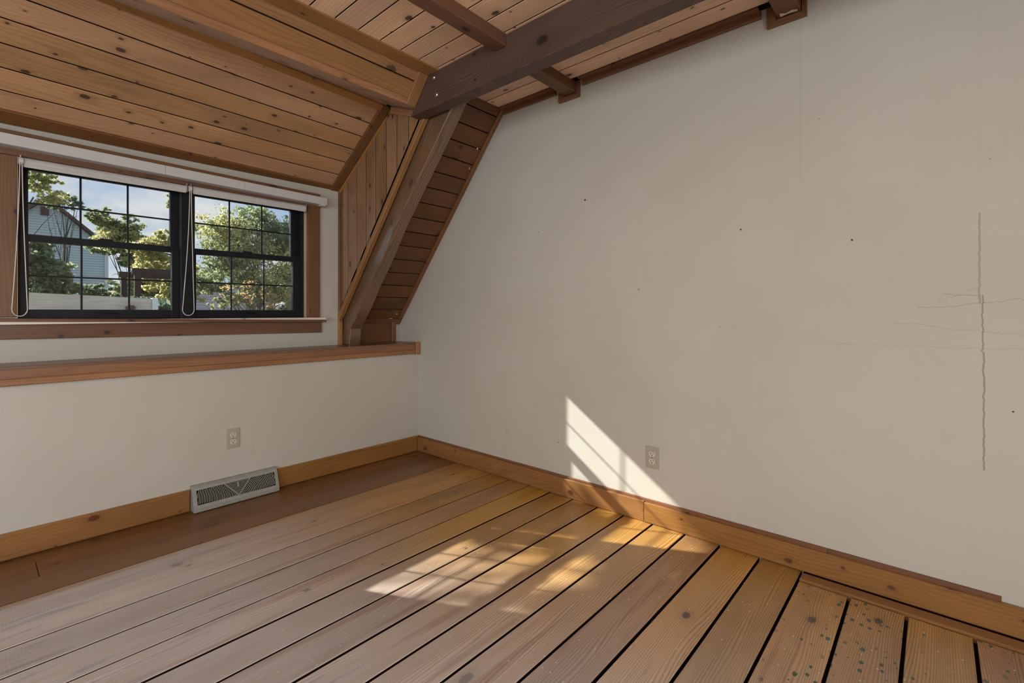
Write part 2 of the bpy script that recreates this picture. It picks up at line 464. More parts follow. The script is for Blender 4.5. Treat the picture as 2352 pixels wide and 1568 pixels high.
M['leaf_green'] = leaf_mat('leaves_green', ((0.10, 0.14, 0.09), (0.17, 0.22, 0.13), (0.28, 0.31, 0.16), (0.40, 0.39, 0.19)))
M['leaf_yellow'] = leaf_mat('leaves_yellow', ((0.15, 0.18, 0.10), (0.30, 0.32, 0.14), (0.46, 0.43, 0.20), (0.52, 0.42, 0.22)))
M['leaf_dark'] = leaf_mat('needles_dark', ((0.04, 0.075, 0.05), (0.09, 0.14, 0.09), (0.15, 0.20, 0.12), (0.26, 0.28, 0.13)))
M['leaf_rust'] = leaf_mat('leaves_rust', ((0.10, 0.12, 0.05), (0.28, 0.24, 0.10), (0.42, 0.24, 0.10), (0.50, 0.34, 0.14)))
M['bark'] = plain('bark', (0.12, 0.095, 0.08), 0.9, 0.1, 0.3, 8)
M['bare'] = plain('bare_branch', (0.26, 0.22, 0.19), 0.9, 0.1, 0.2, 8)
M['siding'] = plain('siding_blue_grey', (0.50, 0.58, 0.60), 0.7, 0.2, 0.06, 2)
M['house_trim'] = plain('house_trim_white', (0.60, 0.62, 0.64), 0.6, 0.2, 0.04, 3)
M['fascia'] = plain('fascia_brown', (0.10, 0.07, 0.07), 0.7, 0.2, 0.1, 3)
M['shingle'] = plain('shingle_grey', (0.42, 0.37, 0.36), 0.9, 0.1, 0.15, 5)
M['plank_grey'] = wood('weathered_plank', (0.50, 0.44, 0.38), (0.33, 0.28, 0.24), ring=40, thr=0.75, kx=2, ky=4, rough=0.8, var=0.1, contrast=0.5, bump=0.3)
M['dark_wood'] = plain('pergola_wood', (0.07, 0.05, 0.045), 0.8, 0.1, 0.2, 6)
M['ground'] = plain('lawn', (0.12, 0.13, 0.06), 0.95, 0.05, 0.3, 0.6)


# ------------------------------------------------------------------ geometry helpers
def link(o, mat=None, parent=None):
    COL.objects.link(o)
    if mat is not None and not o.data.materials:
        o.data.materials.append(mat)
    if parent is not None:
        o.parent = parent
        o.matrix_basis = Matrix.Translation(-parent.location) @ o.matrix_basis
    return o


def board(name, pts, u, n, th, mat, parent=None, inset=0.0, kind=None, grime=False):
    """A plank: flat polygon pts (world, coplanar = its front face), length direction u, outward normal n, thickness th behind the front."""
    u = Vector(u).normalized()
    n = Vector(n).normalized()
    v = n.cross(u)
    pts = [Vector(p) for p in pts]
    c = sum(pts, Vector()) / len(pts)
    P = [((p - c).dot(u), (p - c).dot(v)) for p in pts]
    A = sum(P[i][0] * P[(i + 1) % len(P)][1] - P[(i + 1) % len(P)][0] * P[i][1] for i in range(len(P)))
    if A < 0:
        P.reverse()
    k = len(P)
    verts = []
    faces = []
    if inset > 0:
        In = []
        for i in range(k):
            a, b, d = Vector(P[i - 1]), Vector(P[i]), Vector(P[(i + 1) % k])
            e1 = (b - a).normalized()
            e2 = (d - b).normalized()
            n1 = Vector((-e1.y, e1.x))
            n2 = Vector((-e2.y, e2.x))
            m = n1 + n2
            m = m / max(0.25, m.length_squared) * 2
            q = b + m * inset
            In.append((q.x, q.y))
        verts += [(x, y, 0) for x, y in In]
        verts += [(x, y, -inset) for x, y in P]
    else:
        verts += [(x, y, 0) for x, y in P]
    verts += [(x, y, -th) for x, y in P]
    lay = len(verts) // k
    faces.append(tuple(range(k)))
    for l in range(lay - 1):
        for i in range(k):
            j = (i + 1) % k
            faces.append((l * k + i, (l + 1) * k + i, (l + 1) * k + j, l * k + j))
    faces.append(tuple((lay - 1) * k + i for i in reversed(range(k))))
    me = bpy.data.meshes.new(name)
    me.from_pydata(verts, [], faces)
    me.update()
    if grime:                       # grimy sawn edges in the joints
        me.materials.append(mat)
        me.materials.append(M['gap'])
        first = 1 + (lay - 2) * k
        for q in range(first, first + k):
            me.polygons[q].material_index = 1
    o = bpy.data.objects.new(name, me)
    R = Matrix((u, v, n)).transposed().to_4x4()
    o.matrix_basis = Matrix.Translation(c) @ R
    link(o, mat, parent)
    if kind:
        o['kind'] = kind
    return o


def clip(poly, a, b, c):
    """keep the part of a 2D polygon where a*x+b*y<=c"""
    out = []
    for i in range(len(poly)):
        p, q = poly[i], poly[(i + 1) % len(poly)]
        dp, dq = a * p[0] + b * p[1] - c, a * q[0] + b * q[1] - c
        if dp <= 0:
            out.append(p)
        if dp * dq < 0:
            t = dp / (dp - dq)
            out.append((p[0] + t * (q[0] - p[0]), p[1] + t * (q[1] - p[1])))
    return out


class MB:
    def __init__(s):
        s.v = []
        s.f = []

    def box(s, a, b):
        x0, x1 = sorted((a[0], b[0])); y0, y1 = sorted((a[1], b[1])); z0, z1 = sorted((a[2], b[2]))
        i = len(s.v)
        s.v += [(x0, y0, z0), (x1, y0, z0), (x1, y1, z0), (x0, y1, z0), (x0, y0, z1), (x1, y0, z1), (x1, y1, z1), (x0, y1, z1)]
        s.f += [tuple(i + k for k in q) for q in ((0, 3, 2, 1), (4, 5, 6, 7), (0, 1, 5, 4), (1, 2, 6, 5), (2, 3, 7, 6), (3, 0, 4, 7))]
        return s

    def prism(s, poly, axis, a, b):
        """poly in the two other axes (cyclic order), extruded along axis from a to b"""
        k = len(poly)
        i = len(s.v)
        for t in (a, b):
            for p in poly:
                q = [0, 0, 0]
                q[axis] = t
                q[(axis + 1) % 3] = p[0]
                q[(axis + 2) % 3] = p[1]
                s.v.append(tuple(q))
        s.f.append(tuple(i + j for j in reversed(range(k))))
        s.f.append(tuple(i + k + j for j in range(k)))
        for j in range(k):
            m = (j + 1) % k
            s.f.append((i + j, i + m, i + k + m, i + k + j))
        return s

    def tube(s, pts, rad, seg=8, cap=True):
        pts = [Vector(p) for p in pts]
        rads = rad if isinstance(rad, (list, tuple)) else [rad] * len(pts)
        i0 = len(s.v)
        ref = Vector((0.13, 0.31, 0.94))
        for j, p in enumerate(pts):
            d = (pts[min(j + 1, len(pts) - 1)] - pts[max(j - 1, 0)]).normalized()
            a = d.cross(ref)
            if a.length < 0.1:
                a = d.cross(Vector((1, 0, 0)))
            a.normalize()
            b = d.cross(a)
            for k in range(seg):
                t = 2 * math.pi * k / seg
                s.v.append(tuple(p + (a * math.cos(t) + b * math.sin(t)) * rads[j]))
        for j in range(len(pts) - 1):
            for k in range(seg):
                m = (k + 1) % seg
                s.f.append((i0 + j * seg + k, i0 + j * seg + m, i0 + (j + 1) * seg + m, i0 + (j + 1) * seg + k))
        if cap:
            s.f.append(tuple(i0 + k for k in reversed(range(seg))))
            s.f.append(tuple(i0 + (len(pts) - 1) * seg + k for k in range(seg)))
        return s

    def build(s, name, mat, parent=None, bevel=0.0, smooth=False, kind=None, origin=None):
        me = bpy.data.meshes.new(name)
        vs = s.v
        if origin:
            vs = [(a - origin[0], b - origin[1], c - origin[2]) for a, b, c in vs]
        me.from_pydata(vs, [], s.f)
        bm = bmesh.new()
        bm.from_mesh(me)
        bmesh.ops.recalc_face_normals(bm, faces=bm.faces)
        if bevel > 0:
            bmesh.ops.bevel(bm, geom=list(bm.edges), offset=bevel, segments=2, affect='EDGES', profile=0.6)
        bm.to_mesh(me)
        bm.free()
        if smooth:
            for p in me.polygons:
                p.use_smooth = True
        me.update()
        o = bpy.data.objects.new(name, me)
        if origin:
            o.location = origin
        link(o, mat, parent)
        if kind:
            o['kind'] = kind
        return o


def empty(name, loc, label, cat, group=None):
    o = bpy.data.objects.new(name, None)
    o.location = loc
    COL.objects.link(o)
    o['label'] = label
    o['category'] = cat
    if group:
        o['group'] = group
    return o


def tag(o, label, cat, group=None):
    o['label'] = label
    o['category'] = cat
    if group:
        o['group'] = group
    return o


def struct(o, label=None):
    o['kind'] = 'structure'
    if label:
        o['label'] = label
    return o


def group_empty(name, kind='structure', loc=(0, 0, 0)):
    o = bpy.data.objects.new(name, None)
    o.location = loc
    COL.objects.link(o)
    o['kind'] = kind
    return o


# ------------------------------------------------------------------ key planes (metres): x=0 east wall, y=0 knee wall, z=0 floor
XW, YS = -5.0, -5.5            # unseen west and south walls
CEIL = 2.44
WY = 0.21                      # window wall plane
SH = 0.858                     # shelf top
SL = 1.212                     # slope: z = 1.32 - SL*y
SLQ = math.hypot(1, SL)
SN = Vector((0, -SL, -1)) / SLQ          # slope normal into the room
ST = Vector((0, 1, -SL)) / SLQ           # down the slope
S0 = Vector((0, -0.935, 2.453))          # top of slope


def sp(x, s, off=0.0):
    return S0 + Vector((x, 0, 0)) + ST * s + SN * off


# ------------------------------------------------------------------ floor
floor = MB().box((XW, YS, -0.20), (0.10, 0.10, -0.022)).build('floor', M['gap'])
struct(floor, 'wide pine board floor with dark gaps between the boards')
seams = [-0.001, -0.120, -0.295, -0.468, -0.641, -0.813, -0.987, -1.151, -1.320, -1.486, -1.655, -1.818, -1.984, -2.155, -2.322, -2.494,
         -2.660, -2.833, -3.004, -3.181]
while seams[-1] > YS:
    seams.append(seams[-1] - 0.172)
for i in range(len(seams) - 1):
    a, b = seams[i], seams[i + 1]
    gap = 0.0015 if i < 4 else (0.0032 if i < 7 else 0.0052)
    xe = -0.004 if b > -2.67 else -0.112
    cuts = [XW, xe]
    if i == 1:
        cuts = [XW, -2.17, -0.30, xe]
    elif i == 0:
        cuts = [XW, -0.62, xe]
    elif i == 3:
        cuts = [XW, -0.31, xe]
    dz = random.uniform(-0.0012, 0.0012)
    for c in range(len(cuts) - 1):
        board('plank', [(cuts[c] + 0.0008, b + gap, dz), (cuts[c + 1] - 0.0008, b + gap, dz), (cuts[c + 1] - 0.0008, a - gap, dz), (cuts[c] + 0.0008, a - gap, dz)],
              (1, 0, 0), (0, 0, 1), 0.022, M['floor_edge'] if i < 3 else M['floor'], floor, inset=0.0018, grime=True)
# thin filler strip along the east baseboard where the boards stop short
for ya, yb in ((-2.664, -4.3), (-4.302, YS)):
    board('floor_strip', [(-0.100, ya, 0.006), (-0.040, ya, 0.006), (-0.040, yb, 0.006), (-0.100, yb, 0.006)], (0, 1, 0), (0, 0, 1), 0.028, M['base'], floor, inset=0.002)

MB().box((-0.034, YS, -0.0219), (0.0, -2.664, -0.0015)).build('joint_filler', M['gap'], floor)

# ------------------------------------------------------------------ walls
we = MB()
we.box((0.0, YS, -0.2), (0.12, 0.0, CEIL + 0.12))
we.box((0.003, 0.0, 0.80), (0.12, 0.42, CEIL + 0.12))
wall_e = we.build('wall_east', M['wall_marks'])
struct(wall_e, 'tall cream painted wall with a brown vertical crack')
wall_k = struct(MB().box((XW, 0.0, -0.2), (0.0, 0.10, 0.845)).build('wall_north_lower', M['wall']), 'low cream knee wall under the shelf')
# window wall with the opening cut out
OX0, OX1, OZ0, OZ1 = -2.213, -0.800, 1.045, 1.86
wn_ = MB()
wn_.box((XW, WY, 0.80), (OX0, WY + 0.12, 2.15))
wn_.box((OX1, WY, 0.80), (-0.552, WY + 0.12, 2.15))
wn_.box((OX0, WY, 0.80), (OX1, WY + 0.12, OZ0))
wn_.box((OX0, WY, OZ1), (OX1, WY + 0.12, 2.15))
wall_n = struct(wn_.build('wall_north_window', M['wall']), 'cream wall strip around the window')


def wall_with_hole(name, fixed, axis, lo, hi, z0, z1, h0, h1, hz0, hz1, th, mat):
    m = MB()

    def bx(a, b, c, d):
        if axis == 'x':
            m.box((a, fixed, c), (b, fixed + th, d))
        else:
            m.box((fixed, a, c), (fixed + th, b, d))
    bx(lo, h0, z0, z1); bx(h1, hi, z0, z1); bx(h0, h1, z0, hz0); bx(h0, h1, hz1, z1)
    return struct(m.build(name, mat))


wall_with_hole('wall_south', YS - 0.12, 'x', XW - 0.12, 0.12, -0.2, 2.6, -4.90, -2.60, 0.55, 2.15, 0.12, M['wall'])  # openings in both unseen walls are added for the fill lamps
wall_with_hole('wall_west', XW - 0.12, 'y', YS, 0.4, -0.2, 2.6, -4.25, -1.55, 0.55, 2.15, 0.12, M['wall'])

# ------------------------------------------------------------------ flat ceiling: planks running north-south
ceil = struct(MB().box((XW, YS, CEIL + 0.014), (0.0, -0.90, CEIL + 0.15)).build('ceiling', M['gap']), 'pale knotty pine plank ceiling above the dark beam')
xs = [-0.066]
while xs[-1] > XW:
    xs.append(xs[-1] - 0.119)
for i in range(len(xs) - 1):
    a, b = xs[i], max(xs[i + 1], XW)
    ys_ = -0.938 if b > -0.60 else -1.012
    board('plank', [(b + .0030, ys_, CEIL), (a - .0030, ys_, CEIL), (a - .0030, YS, CEIL), (b + .0030, YS, CEIL)], (0, 1, 0), (0, 0, -1), 0.014, M['ceiling'], ceil, inset=0.0015, grime=True)

# ------------------------------------------------------------------ sloped roof underside
slope = group_empty('ceiling_slope')
slope['label'] = 'dark brown sloped board ceiling beside the rafter'
bk = [sp(-0.56, 0.0, -0.016), sp(0, 0.0, -0.016), sp(0, 1.90, -0.016), sp(-0.56, 1.90, -0.016)]
board('backing', bk, (1, 0, 0), SN, 0.02, M['gap'], slope)
ss = [0.0, 0.070]
while ss[-1] < 1.80:
    ss.append(ss[-1] + 0.1185)
for i in range(len(ss) - 1):
    a, b = ss[i] + .0030, min(ss[i + 1], 1.86) - .0030
    board('plank', [sp(-0.53, a), sp(-0.004, a), sp(-0.004, b), sp(-0.53, b)], (1, 0, 0), SN, 0.014, M['slope'], slope, inset=0.0015, grime=True)
board('rake_trim', [sp(-0.034, 0.0, 0.012), sp(-0.001, 0.0, 0.012), sp(-0.001, 1.88, 0.012), sp(-0.034, 1.88, 0.012)], ST, SN, 0.014, M['trim_dark'], slope, inset=0.002)
board('foot_trim', [sp(-0.46, 1.828, 0.012), sp(-0.03, 1.828, 0.012), sp(-0.03, 1.868, 0.012), sp(-0.46, 1.868, 0.012)], (1, 0, 0), SN, 0.014, M['trim_dark'], slope, inset=0.002)
for xq, sq, dx, ds in ((-0.070, 0.300, .010, .016), (-0.055, 0.445, .006, .020), (-0.075, 1.770, .016, .010), (-0.115, 1.822, .026, .006)):
    board('paint_fleck', [sp(xq, sq, .0012), sp(xq + dx, sq + ds * .3, .0012), sp(xq + dx * .8, sq + ds, .0012), sp(xq - dx * .3, sq + ds * .7, .0012)], (1, 0, 0), SN, 0.001, M['paint_drip'], slope)['label'] = 'white paint fleck'
# little upright panel between slope foot and shelf
board('foot_panel', [(-0.50, 0.25, SH), (-0.085, 0.25, SH), (-0.085, 0.25, 1.02), (-0.50, 0.25, 1.02)], (1, 0, 0), (0, -1, 0), 0.02, M['slope'], slope, inset=0.001)
board('foot_post', [(-0.085, 0.236, SH), (-0.046, 0.236, SH), (-0.046, 0.236, 1.02), (-0.085, 0.236, 1.02)], (0, 0, 1), (0, -1, 0), 0.02, M['trim_dark'], slope, inset=0.002)
board('foot_panel', [(-0.05, 0.262, SH), (0.0, 0.262, SH), (0.0, 0.262, 1.02), (-0.05, 0.262, 1.02)], (1, 0, 0), (0, -1, 0), 0.02, M['wall'], slope)

# upper slope band above the dormer: two wide boards with trims
up = group_empty('ceiling_slope_upper')
up['label'] = 'band of two wide golden boards above the dormer opening'
XH = -0.646
s_seam = (-0.889 + 0.935) * SLQ
s_bot = (-0.828 + 0.935) * SLQ
s_end = (-0.806 + 0.935) * SLQ
board('board', [sp(XW, 0.0), sp(XH, 0.0), sp(XH, s_seam - .003), sp(XW, s_seam - .003)], (1, 0, 0), SN, 0.02, M['header'], up, inset=0.002, grime=True)
board('board', [sp(XW, s_seam + .003), sp(XH, s_seam + .003), sp(XH, s_end - .01), sp(XW, s_end - .01)], (1, 0, 0), SN, 0.02, M['header'], up, inset=0.002, grime=True)
board('bottom_trim', [sp(XW, s_bot, 0.012), sp(XH, s_bot, 0.012), sp(XH, s_end, 0.012), sp(XW, s_end, 0.012)], (1, 0, 0), SN, 0.032, M['trim'], up, inset=0.002)
board('end_trim', [sp(-0.708, 0.012, 0.016), sp(XH, 0.012, 0.016), sp(XH, s_end, 0.016), sp(-0.708, s_end, 0.016)], ST, SN, 0.016, M['trim'], up, inset=0.002)
board('top_trim', [(XW, -0.940, CEIL - .008), (XH, -0.940, CEIL - .008), (XH, -1.030, CEIL - .008), (XW, -1.030, CEIL - .008)], (1, 0, 0), (0, 0, -1), 0.02, M['header'], up, inset=0.002)
# soffit between the bottom trim and the dormer ceiling
board('soffit', [(XW, -0.792, 2.306), (-0.56, -0.792, 2.306), (-0.56, -0.452, 2.428), (XW, -0.452, 2.428)], (1, 0, 0), (0, 0.338, -0.941), 0.014, M['soffit'], up)

# weatherproof roof shell over everything
rs = MB()
rs.box((XW - .2, YS - .2, 2.62), (0.25, -0.93, 2.75))
rs.prism([(0.36, 2.06), (0.36, 2.18), (-0.95, 3.01), (-0.95, 2.89)], 0, XW - .2, -0.46)
rs.prism([(0.34, 1.02), (0.34, 1.14), (-1.0, 2.76), (-1.0, 2.64)], 0, -0.535, 0.25)
rs.box((-0.54, -0.95, 2.6), (-0.46, -0.40, 2.95))
rs.prism([(0.36, 1.0), (0.36, 2.16), (-0.95, 2.95), (-0.95, 2.60)], 0, -0.535, -0.50)
struct(rs.build('roof', M['shingle']), 'roof shell outside')

# ------------------------------------------------------------------ dormer ceiling
DT = Vector((0, -1, 0.636)).normalized()
DNn = Vector((0, -0.5366, -0.8438)).normalized()
D0 = Vector((0, 0.21, 1.996))


def dp(x, s, off=0.0, skew=True):
    k = 0.042 * (x + 0.635) / (-1.64) if skew else 0.0
    return D0 + Vector((x, 0, 0)) + DT * (s + k) + DNn * off


dorm = group_empty('ceiling_dormer')
dorm['label'] = 'honey coloured knotty plank ceiling over the window'
board('backing', [dp(XW, -0.02, -0.016, False), dp(-0.55, -0.02, -0.016, False), dp(-0.55, 0.80, -0.016, False), dp(XW, 0.80, -0.016, False)], (1, 0, 0), DNn, 0.03, M['gap'], dorm)
ds = [0.024, 0.143, 0.265, 0.388, 0.508, 0.624, 0.743, 0.80]
for i in range(len(ds) - 1):
    a, b = ds[i] + .0030, ds[i + 1] - .0030
    board('plank', [dp(XW, a), dp(-0.60, a), dp(-0.60, b), dp(XW, b)], (1, 0, 0), DNn, 0.014, M['dormer'], dorm, inset=0.0015, grime=True)
board('lower_trim', [dp(XW, 0.0, 0.012, False), dp(-0.60, 0.0, 0.012, False), dp(-0.60, 0.036, 0.012), dp(XW, 0.045, 0.012)], (1, 0, 0), DNn, 0.014, M['trim_dark'], dorm, inset=0.003)
board('upper_trim', [dp(XW, 0.746, 0.016), dp(-0.60, 0.746, 0.016), dp(-0.60, 0.790, 0.016), dp(XW, 0.775, 0.016)], (1, 0, 0), DNn, 0.018, M['trim'], dorm, inset=0.003)
board('corner_trim', [dp(-0.634, 0.0, 0.018, False), dp(-0.574, 0.0, 0.018, False), dp(-0.574, 0.79, 0.018, False), dp(-0.634, 0.79, 0.018, False)], DT, DNn, 0.02, M['casing'], dorm, inset=0.003)

# ------------------------------------------------------------------ dormer cheek (upright boards)
XC = -0.56
cheek = group_empty('wall_dormer_cheek')
cheek['label'] = 'triangular cheek of upright narrow boards beside the window'


def cheek_clip(y0, y1):
    poly = [(y0, 0.858), (y1, 0.858), (y1, 2.6), (y0, 2.6)]
    poly = clip(poly, -SL, -1, -1.320)                      # above the slope
    poly = clip(poly, 0.636, 1, 1.996 + 0.636 * 0.21 + .004)        # below the dormer ceiling
    poly = clip(poly, -0.338 / 0.941, 1, 2.306 + 0.792 * 0.338 / 0.941 + .004)  # below the soffit
    return poly


def add_cheek(name, y0, y1, x, th, mat, inset):
    pl = cheek_clip(y0, y1)
    if len(pl) < 3:
        return
    board(name, [(x, a, b) for a, b in pl], (0, 0, 1), (-1, 0, 0), th, mat, cheek, inset=inset, grime=inset > 0)


add_cheek('backing', -1.0, 0.30, XC + 0.013, 0.012, M['gap'], 0)
cy = [0.196, 0.163, 0.096, -0.027, -0.147, -0.270, -0.393, -0.512, -0.635, -0.757, -0.88]
for i in range(len(cy) - 1):
    add_cheek('plank', cy[i + 1] + .0030, cy[i] - .0030, XC, 0.013, M['cheek'] if i else M['trim_dark'], 0.0012)
# trim following the dormer ceiling, top of cheek and the slope edge
zc = lambda y: 1.996 + 0.636 * (0.21 - y)
board('top_trim', [(XC - .012, 0.20, zc(0.20) - .006), (XC - .012, 0.20, zc(0.20) - .034), (XC - .012, -0.445, zc(-0.445) - .034), (XC - .012, -0.445, zc(-0.445) - .006)], DT, (-1, 0, 0), 0.012, M['trim'], cheek, inset=0.003)
board('top_trim', [(XC - .012, -0.45, 2.424), (XC - .012, -0.77, 2.305), (XC - .012, -0.74, 2.275), (XC - .012, -0.45, 2.38)], (0, -0.941, -0.338), (-1, 0, 0), 0.012, M['trim'], cheek, inset=0.002)
strip = [S0 + ST * s + SN * o for s, o in ((0.16, -0.004), (1.79, -0.004), (1.79, 0.030), (0.16, 0.030))]
board('edge_trim', [Vector((-0.574, p.y, p.z)) for p in strip], ST, (-1, 0, 0), 0.030, M['header'], cheek, inset=0.003)
board('corner_post', [(-0.574, 0.212, SH), (-0.574, 0.188, SH), (-0.574, 0.188, 1.10), (-0.574, 0.212, 1.10)], (0, 0, 1), (-1, 0, 0), 0.026, M['trim'], cheek, inset=0.002)
board('corner_bead', [(-0.571, 0.212, 1.10), (-0.571, 0.190, 1.10), (-0.571, 0.190, 1.99), (-0.571, 0.212, 1.99)], (0, 0, 1), (-1, 0, 0), 0.015, M['trim_dark'], cheek, inset=0.002)

# ------------------------------------------------------------------ trims on the east wall under the ceiling, joist pockets
t1 = group_empty('trim_1')
t1['label'] = 'brown trim strip where the ceiling meets the cream wall'
for a, b in ((-0.935, -1.362), (-1.552, -2.498), (-2.698, -3.66), (-3.86, YS)):
    board('strip', [(-0.020, a, CEIL - .026), (-0.020, b, CEIL - .026), (-0.020, b, CEIL + .003), (-0.020, a, CEIL + .003)], (0, 1, 0), (-1, 0, 0), 0.020, M['trim_dark'], t1, inset=0.002)
    board('strip', [(-0.066, a, CEIL - .006), (-0.020, a, CEIL - .006), (-0.020, b, CEIL - .006), (-0.066, b, CEIL - .006)], (0, 1, 0), (0, 0, -1), 0.010, M['slope'], t1, inset=0.001)
JO = ((-1.512, -1.430), (-2.655, -2.565), (-3.81, -3.72))
for j, (y0, y1) in enumerate(JO):
    zb = 2.355
    board('pocket_board', [(-0.022, y1 + .043, zb), (-0.022, y1 + .005, zb + .02), (-0.022, y1 + .005, CEIL), (-0.022, y1 + .043, CEIL)], (0, 0, 1), (-1, 0, 0), 0.022, M['trim_dark'], t1, inset=0.001)
    board('pocket_board', [(-0.022, y0 - .020, zb), (-0.022, y0 - .003, zb + .02), (-0.022, y0 - .003, CEIL), (-0.022, y0 - .020, CEIL)], (0, 0, 1), (-1, 0, 0), 0.022, M['trim_dark'], t1, inset=0.001)
    board('pocket_board', [(-0.022, y0 - .020, zb), (-0.022, y1 + .043, zb), (-0.022, y1 + .004, zb + .021), (-0.022, y0 - .002, zb + .021)], (0, 1, 0), (-1, 0, 0), 0.022, M['trim_dark'], t1, inset=0.001)

# ------------------------------------------------------------------ timbers
ZB = 2.249
beam_poly = [(-0.770, ZB), (-0.775 - (2.45 - ZB) / SL, 2.45), (YS, 2.45), (YS, ZB)]
bm_ = empty('main_beam', (-0.60, -3.0, ZB), 'dark brown ceiling beam with two zinc bolts at its end', 'beam')
bo = board('timber', [(-0.644, y, z) for y, z in beam_poly], (0, 1, 0), (-1, 0, 0), 0.084, M['beam'], bm_, inset=0.003)
for yy, zz in ((-0.986, 2.408), (-1.009, 2.305)):
    m = MB()
    m.tube([(-0.643, yy, zz), (-0.648, yy, zz), (-0.652, yy, zz), (-0.654, yy, zz)], [0.0125, 0.0125, 0.009, 0.002], 14)
    m.build('bolt', M['bolt'], bm_, smooth=False)

# rafter: follows the slope, wavy lower edge, foot on the shelf
rx0, rx1 = -0.532, -0.446
up_e = [(-0.932, 2.445), (0.225, 1.32 - SL * 0.225), (0.240, 1.02), (0.240, SH)]
lo_s = [(1.86, 0.0), (1.80, .140), (1.6, .150), (1.4, .143), (1.2, .150), (1.05, .143), (0.9, .136), (0.75, .146), (0.6, .150), (0.45, .158), (0.3, .164), (0.12, .170), (-0.125, .170)]
low_e = [(0.12, SH)]
for s, o in lo_s[1:]:
    q = sp(0, s, o)
    if q.z > SH:
        low_e.append((q.y, q.z))
rp = up_e + low_e
raf = empty('rafter', (-0.49, 0.10, SH), 'heavy slanting timber rafter rising from the shelf to the dark beam', 'rafter')
board('timber', [(rx0, a, b) for a, b in rp], ST, (-1, 0, 0), rx1 - rx0, M['rafter'], raf, inset=0.004)

J_LAB = ((-0.558, -0.004, 0.0, 'short brown joist between the dark beam and the wall pocket nearest the slope'),
         (-0.646, XW, -0.022, 'long brown joist meeting the left face of the dark beam under the pale planks'))
for xa, xb, d, lab in J_LAB:
    y0, y1 = JO[0][0] + d, JO[0][1] + d
    o = board('ceiling_joist', [(xa, y0, 2.382), (xb, y0, 2.382), (xb, y1, 2.382), (xa, y1, 2.382)], (1, 0, 0), (0, 0, -1), CEIL - 2.382 + .004, M['joist'], None, inset=0.004)
    tag(o, lab, 'joist')
y0, y1 = JO[1]
o = board('ceiling_joist', [(-0.558, y0, 2.382), (-0.004, y0, 2.382), (-0.004, y1, 2.382), (-0.558, y1, 2.382)], (1, 0, 0), (0, 0, -1), CEIL - 2.382 + .004, M['joist'], None, inset=0.004)
tag(o, 'short joist ending in the wall pocket streaked with white paint', 'joist')
board('paint_smear', [(-0.020, y0 + .012, 2.379), (-0.050, y0 + .015, 2.379), (-0.036, y0 + .035, 2.379), (-0.044, y0 + .060, 2.379), (-0.034, y0 + .080, 2.379), (-0.020, y0 + .078, 2.379), (-0.026, y0 + .045, 2.379)],
      (0, 1, 0), (0, 0, -1), 0.003, M['paint_drip'], o)['label'] = 'white smear of paint'

# ------------------------------------------------------------------ ledge along the knee wall
led = empty('window_ledge', (-2.5, 0.0, 0.77), 'long orange pine ledge capping the knee wall under the window', 'ledge')
board('ledge_top', [(XW, -0.030, SH), (-0.046, -0.030, SH), (-0.002, -0.022, SH), (-0.002, 0.262, SH), (XW, 0.262, SH)], (1, 0, 0), (0, 0, 1), 0.013, M['shelf_top'], led, inset=0.002)
board('upper_fascia', [(XW, -0.022, 0.802), (-0.047, -0.022, 0.802), (-0.047, -0.022, 0.8565), (XW, -0.022, 0.8565)], (1, 0, 0), (0, -1, 0), 0.020, M['base'], led, inset=0.002)
board('lower_fascia', [(XW, -0.028, 0.771), (-0.047, -0.028, 0.771), (-0.047, -0.028, 0.803), (XW, -0.028, 0.803)], (1, 0, 0), (0, -1, 0), 0.026, M['trim'], led, inset=0.004)
board('end_block', [(-0.046, -0.034, 0.766), (-0.010, -0.034, 0.766), (-0.010, -0.034, 0.862), (-0.046, -0.034, 0.862)], (0, 0, 1), (0, -1, 0), 0.034, M['trim'], led, inset=0.002)

# ------------------------------------------------------------------ baseboards
bn = group_empty('baseboard_north')
bn['label'] = 'orange pine baseboard along the knee wall'
for a, b in ((XW, -1.560), (-1.104, -0.021)):
    board('board', [(a, -0.019, 0.001), (b, -0.019, 0.001), (b, -0.019, 0.120), (a, -0.019, 0.120)], (1, 0, 0), (0, -1, 0), 0.019, M['base'], bn, inset=0.006)
be = group_empty('baseboard_east')
be['label'] = 'orange pine baseboard with a butt joint in the sun patch'
board('board', [(-0.020, -0.002, 0.001), (-0.020, -1.938, 0.001), (-0.020, -1.938, 0.108), (-0.020, -0.002, 0.108)], (0, 1, 0), (-1, 0, 0), 0.018, M['base'], be, inset=0.003)
board('board', [(-0.022, -1.940, 0.002), (-0.022, YS, 0.002), (-0.022, YS, 0.104), (-0.022, -1.940, 0.104)], (0, 1, 0), (-1, 0, 0), 0.018, M['base'], be, inset=0.003)
for a, b in ((-0.002, -2.747), (-2.749, -3.252)):
    board('backing_strip', [(-0.009, a, 0.02), (-0.009, b, 0.02), (-0.009, b, 0.121), (-0.009, a, 0.121)], (0, 1, 0), (-1, 0, 0), 0.009, M['trim_dark'], be, inset=0.002)

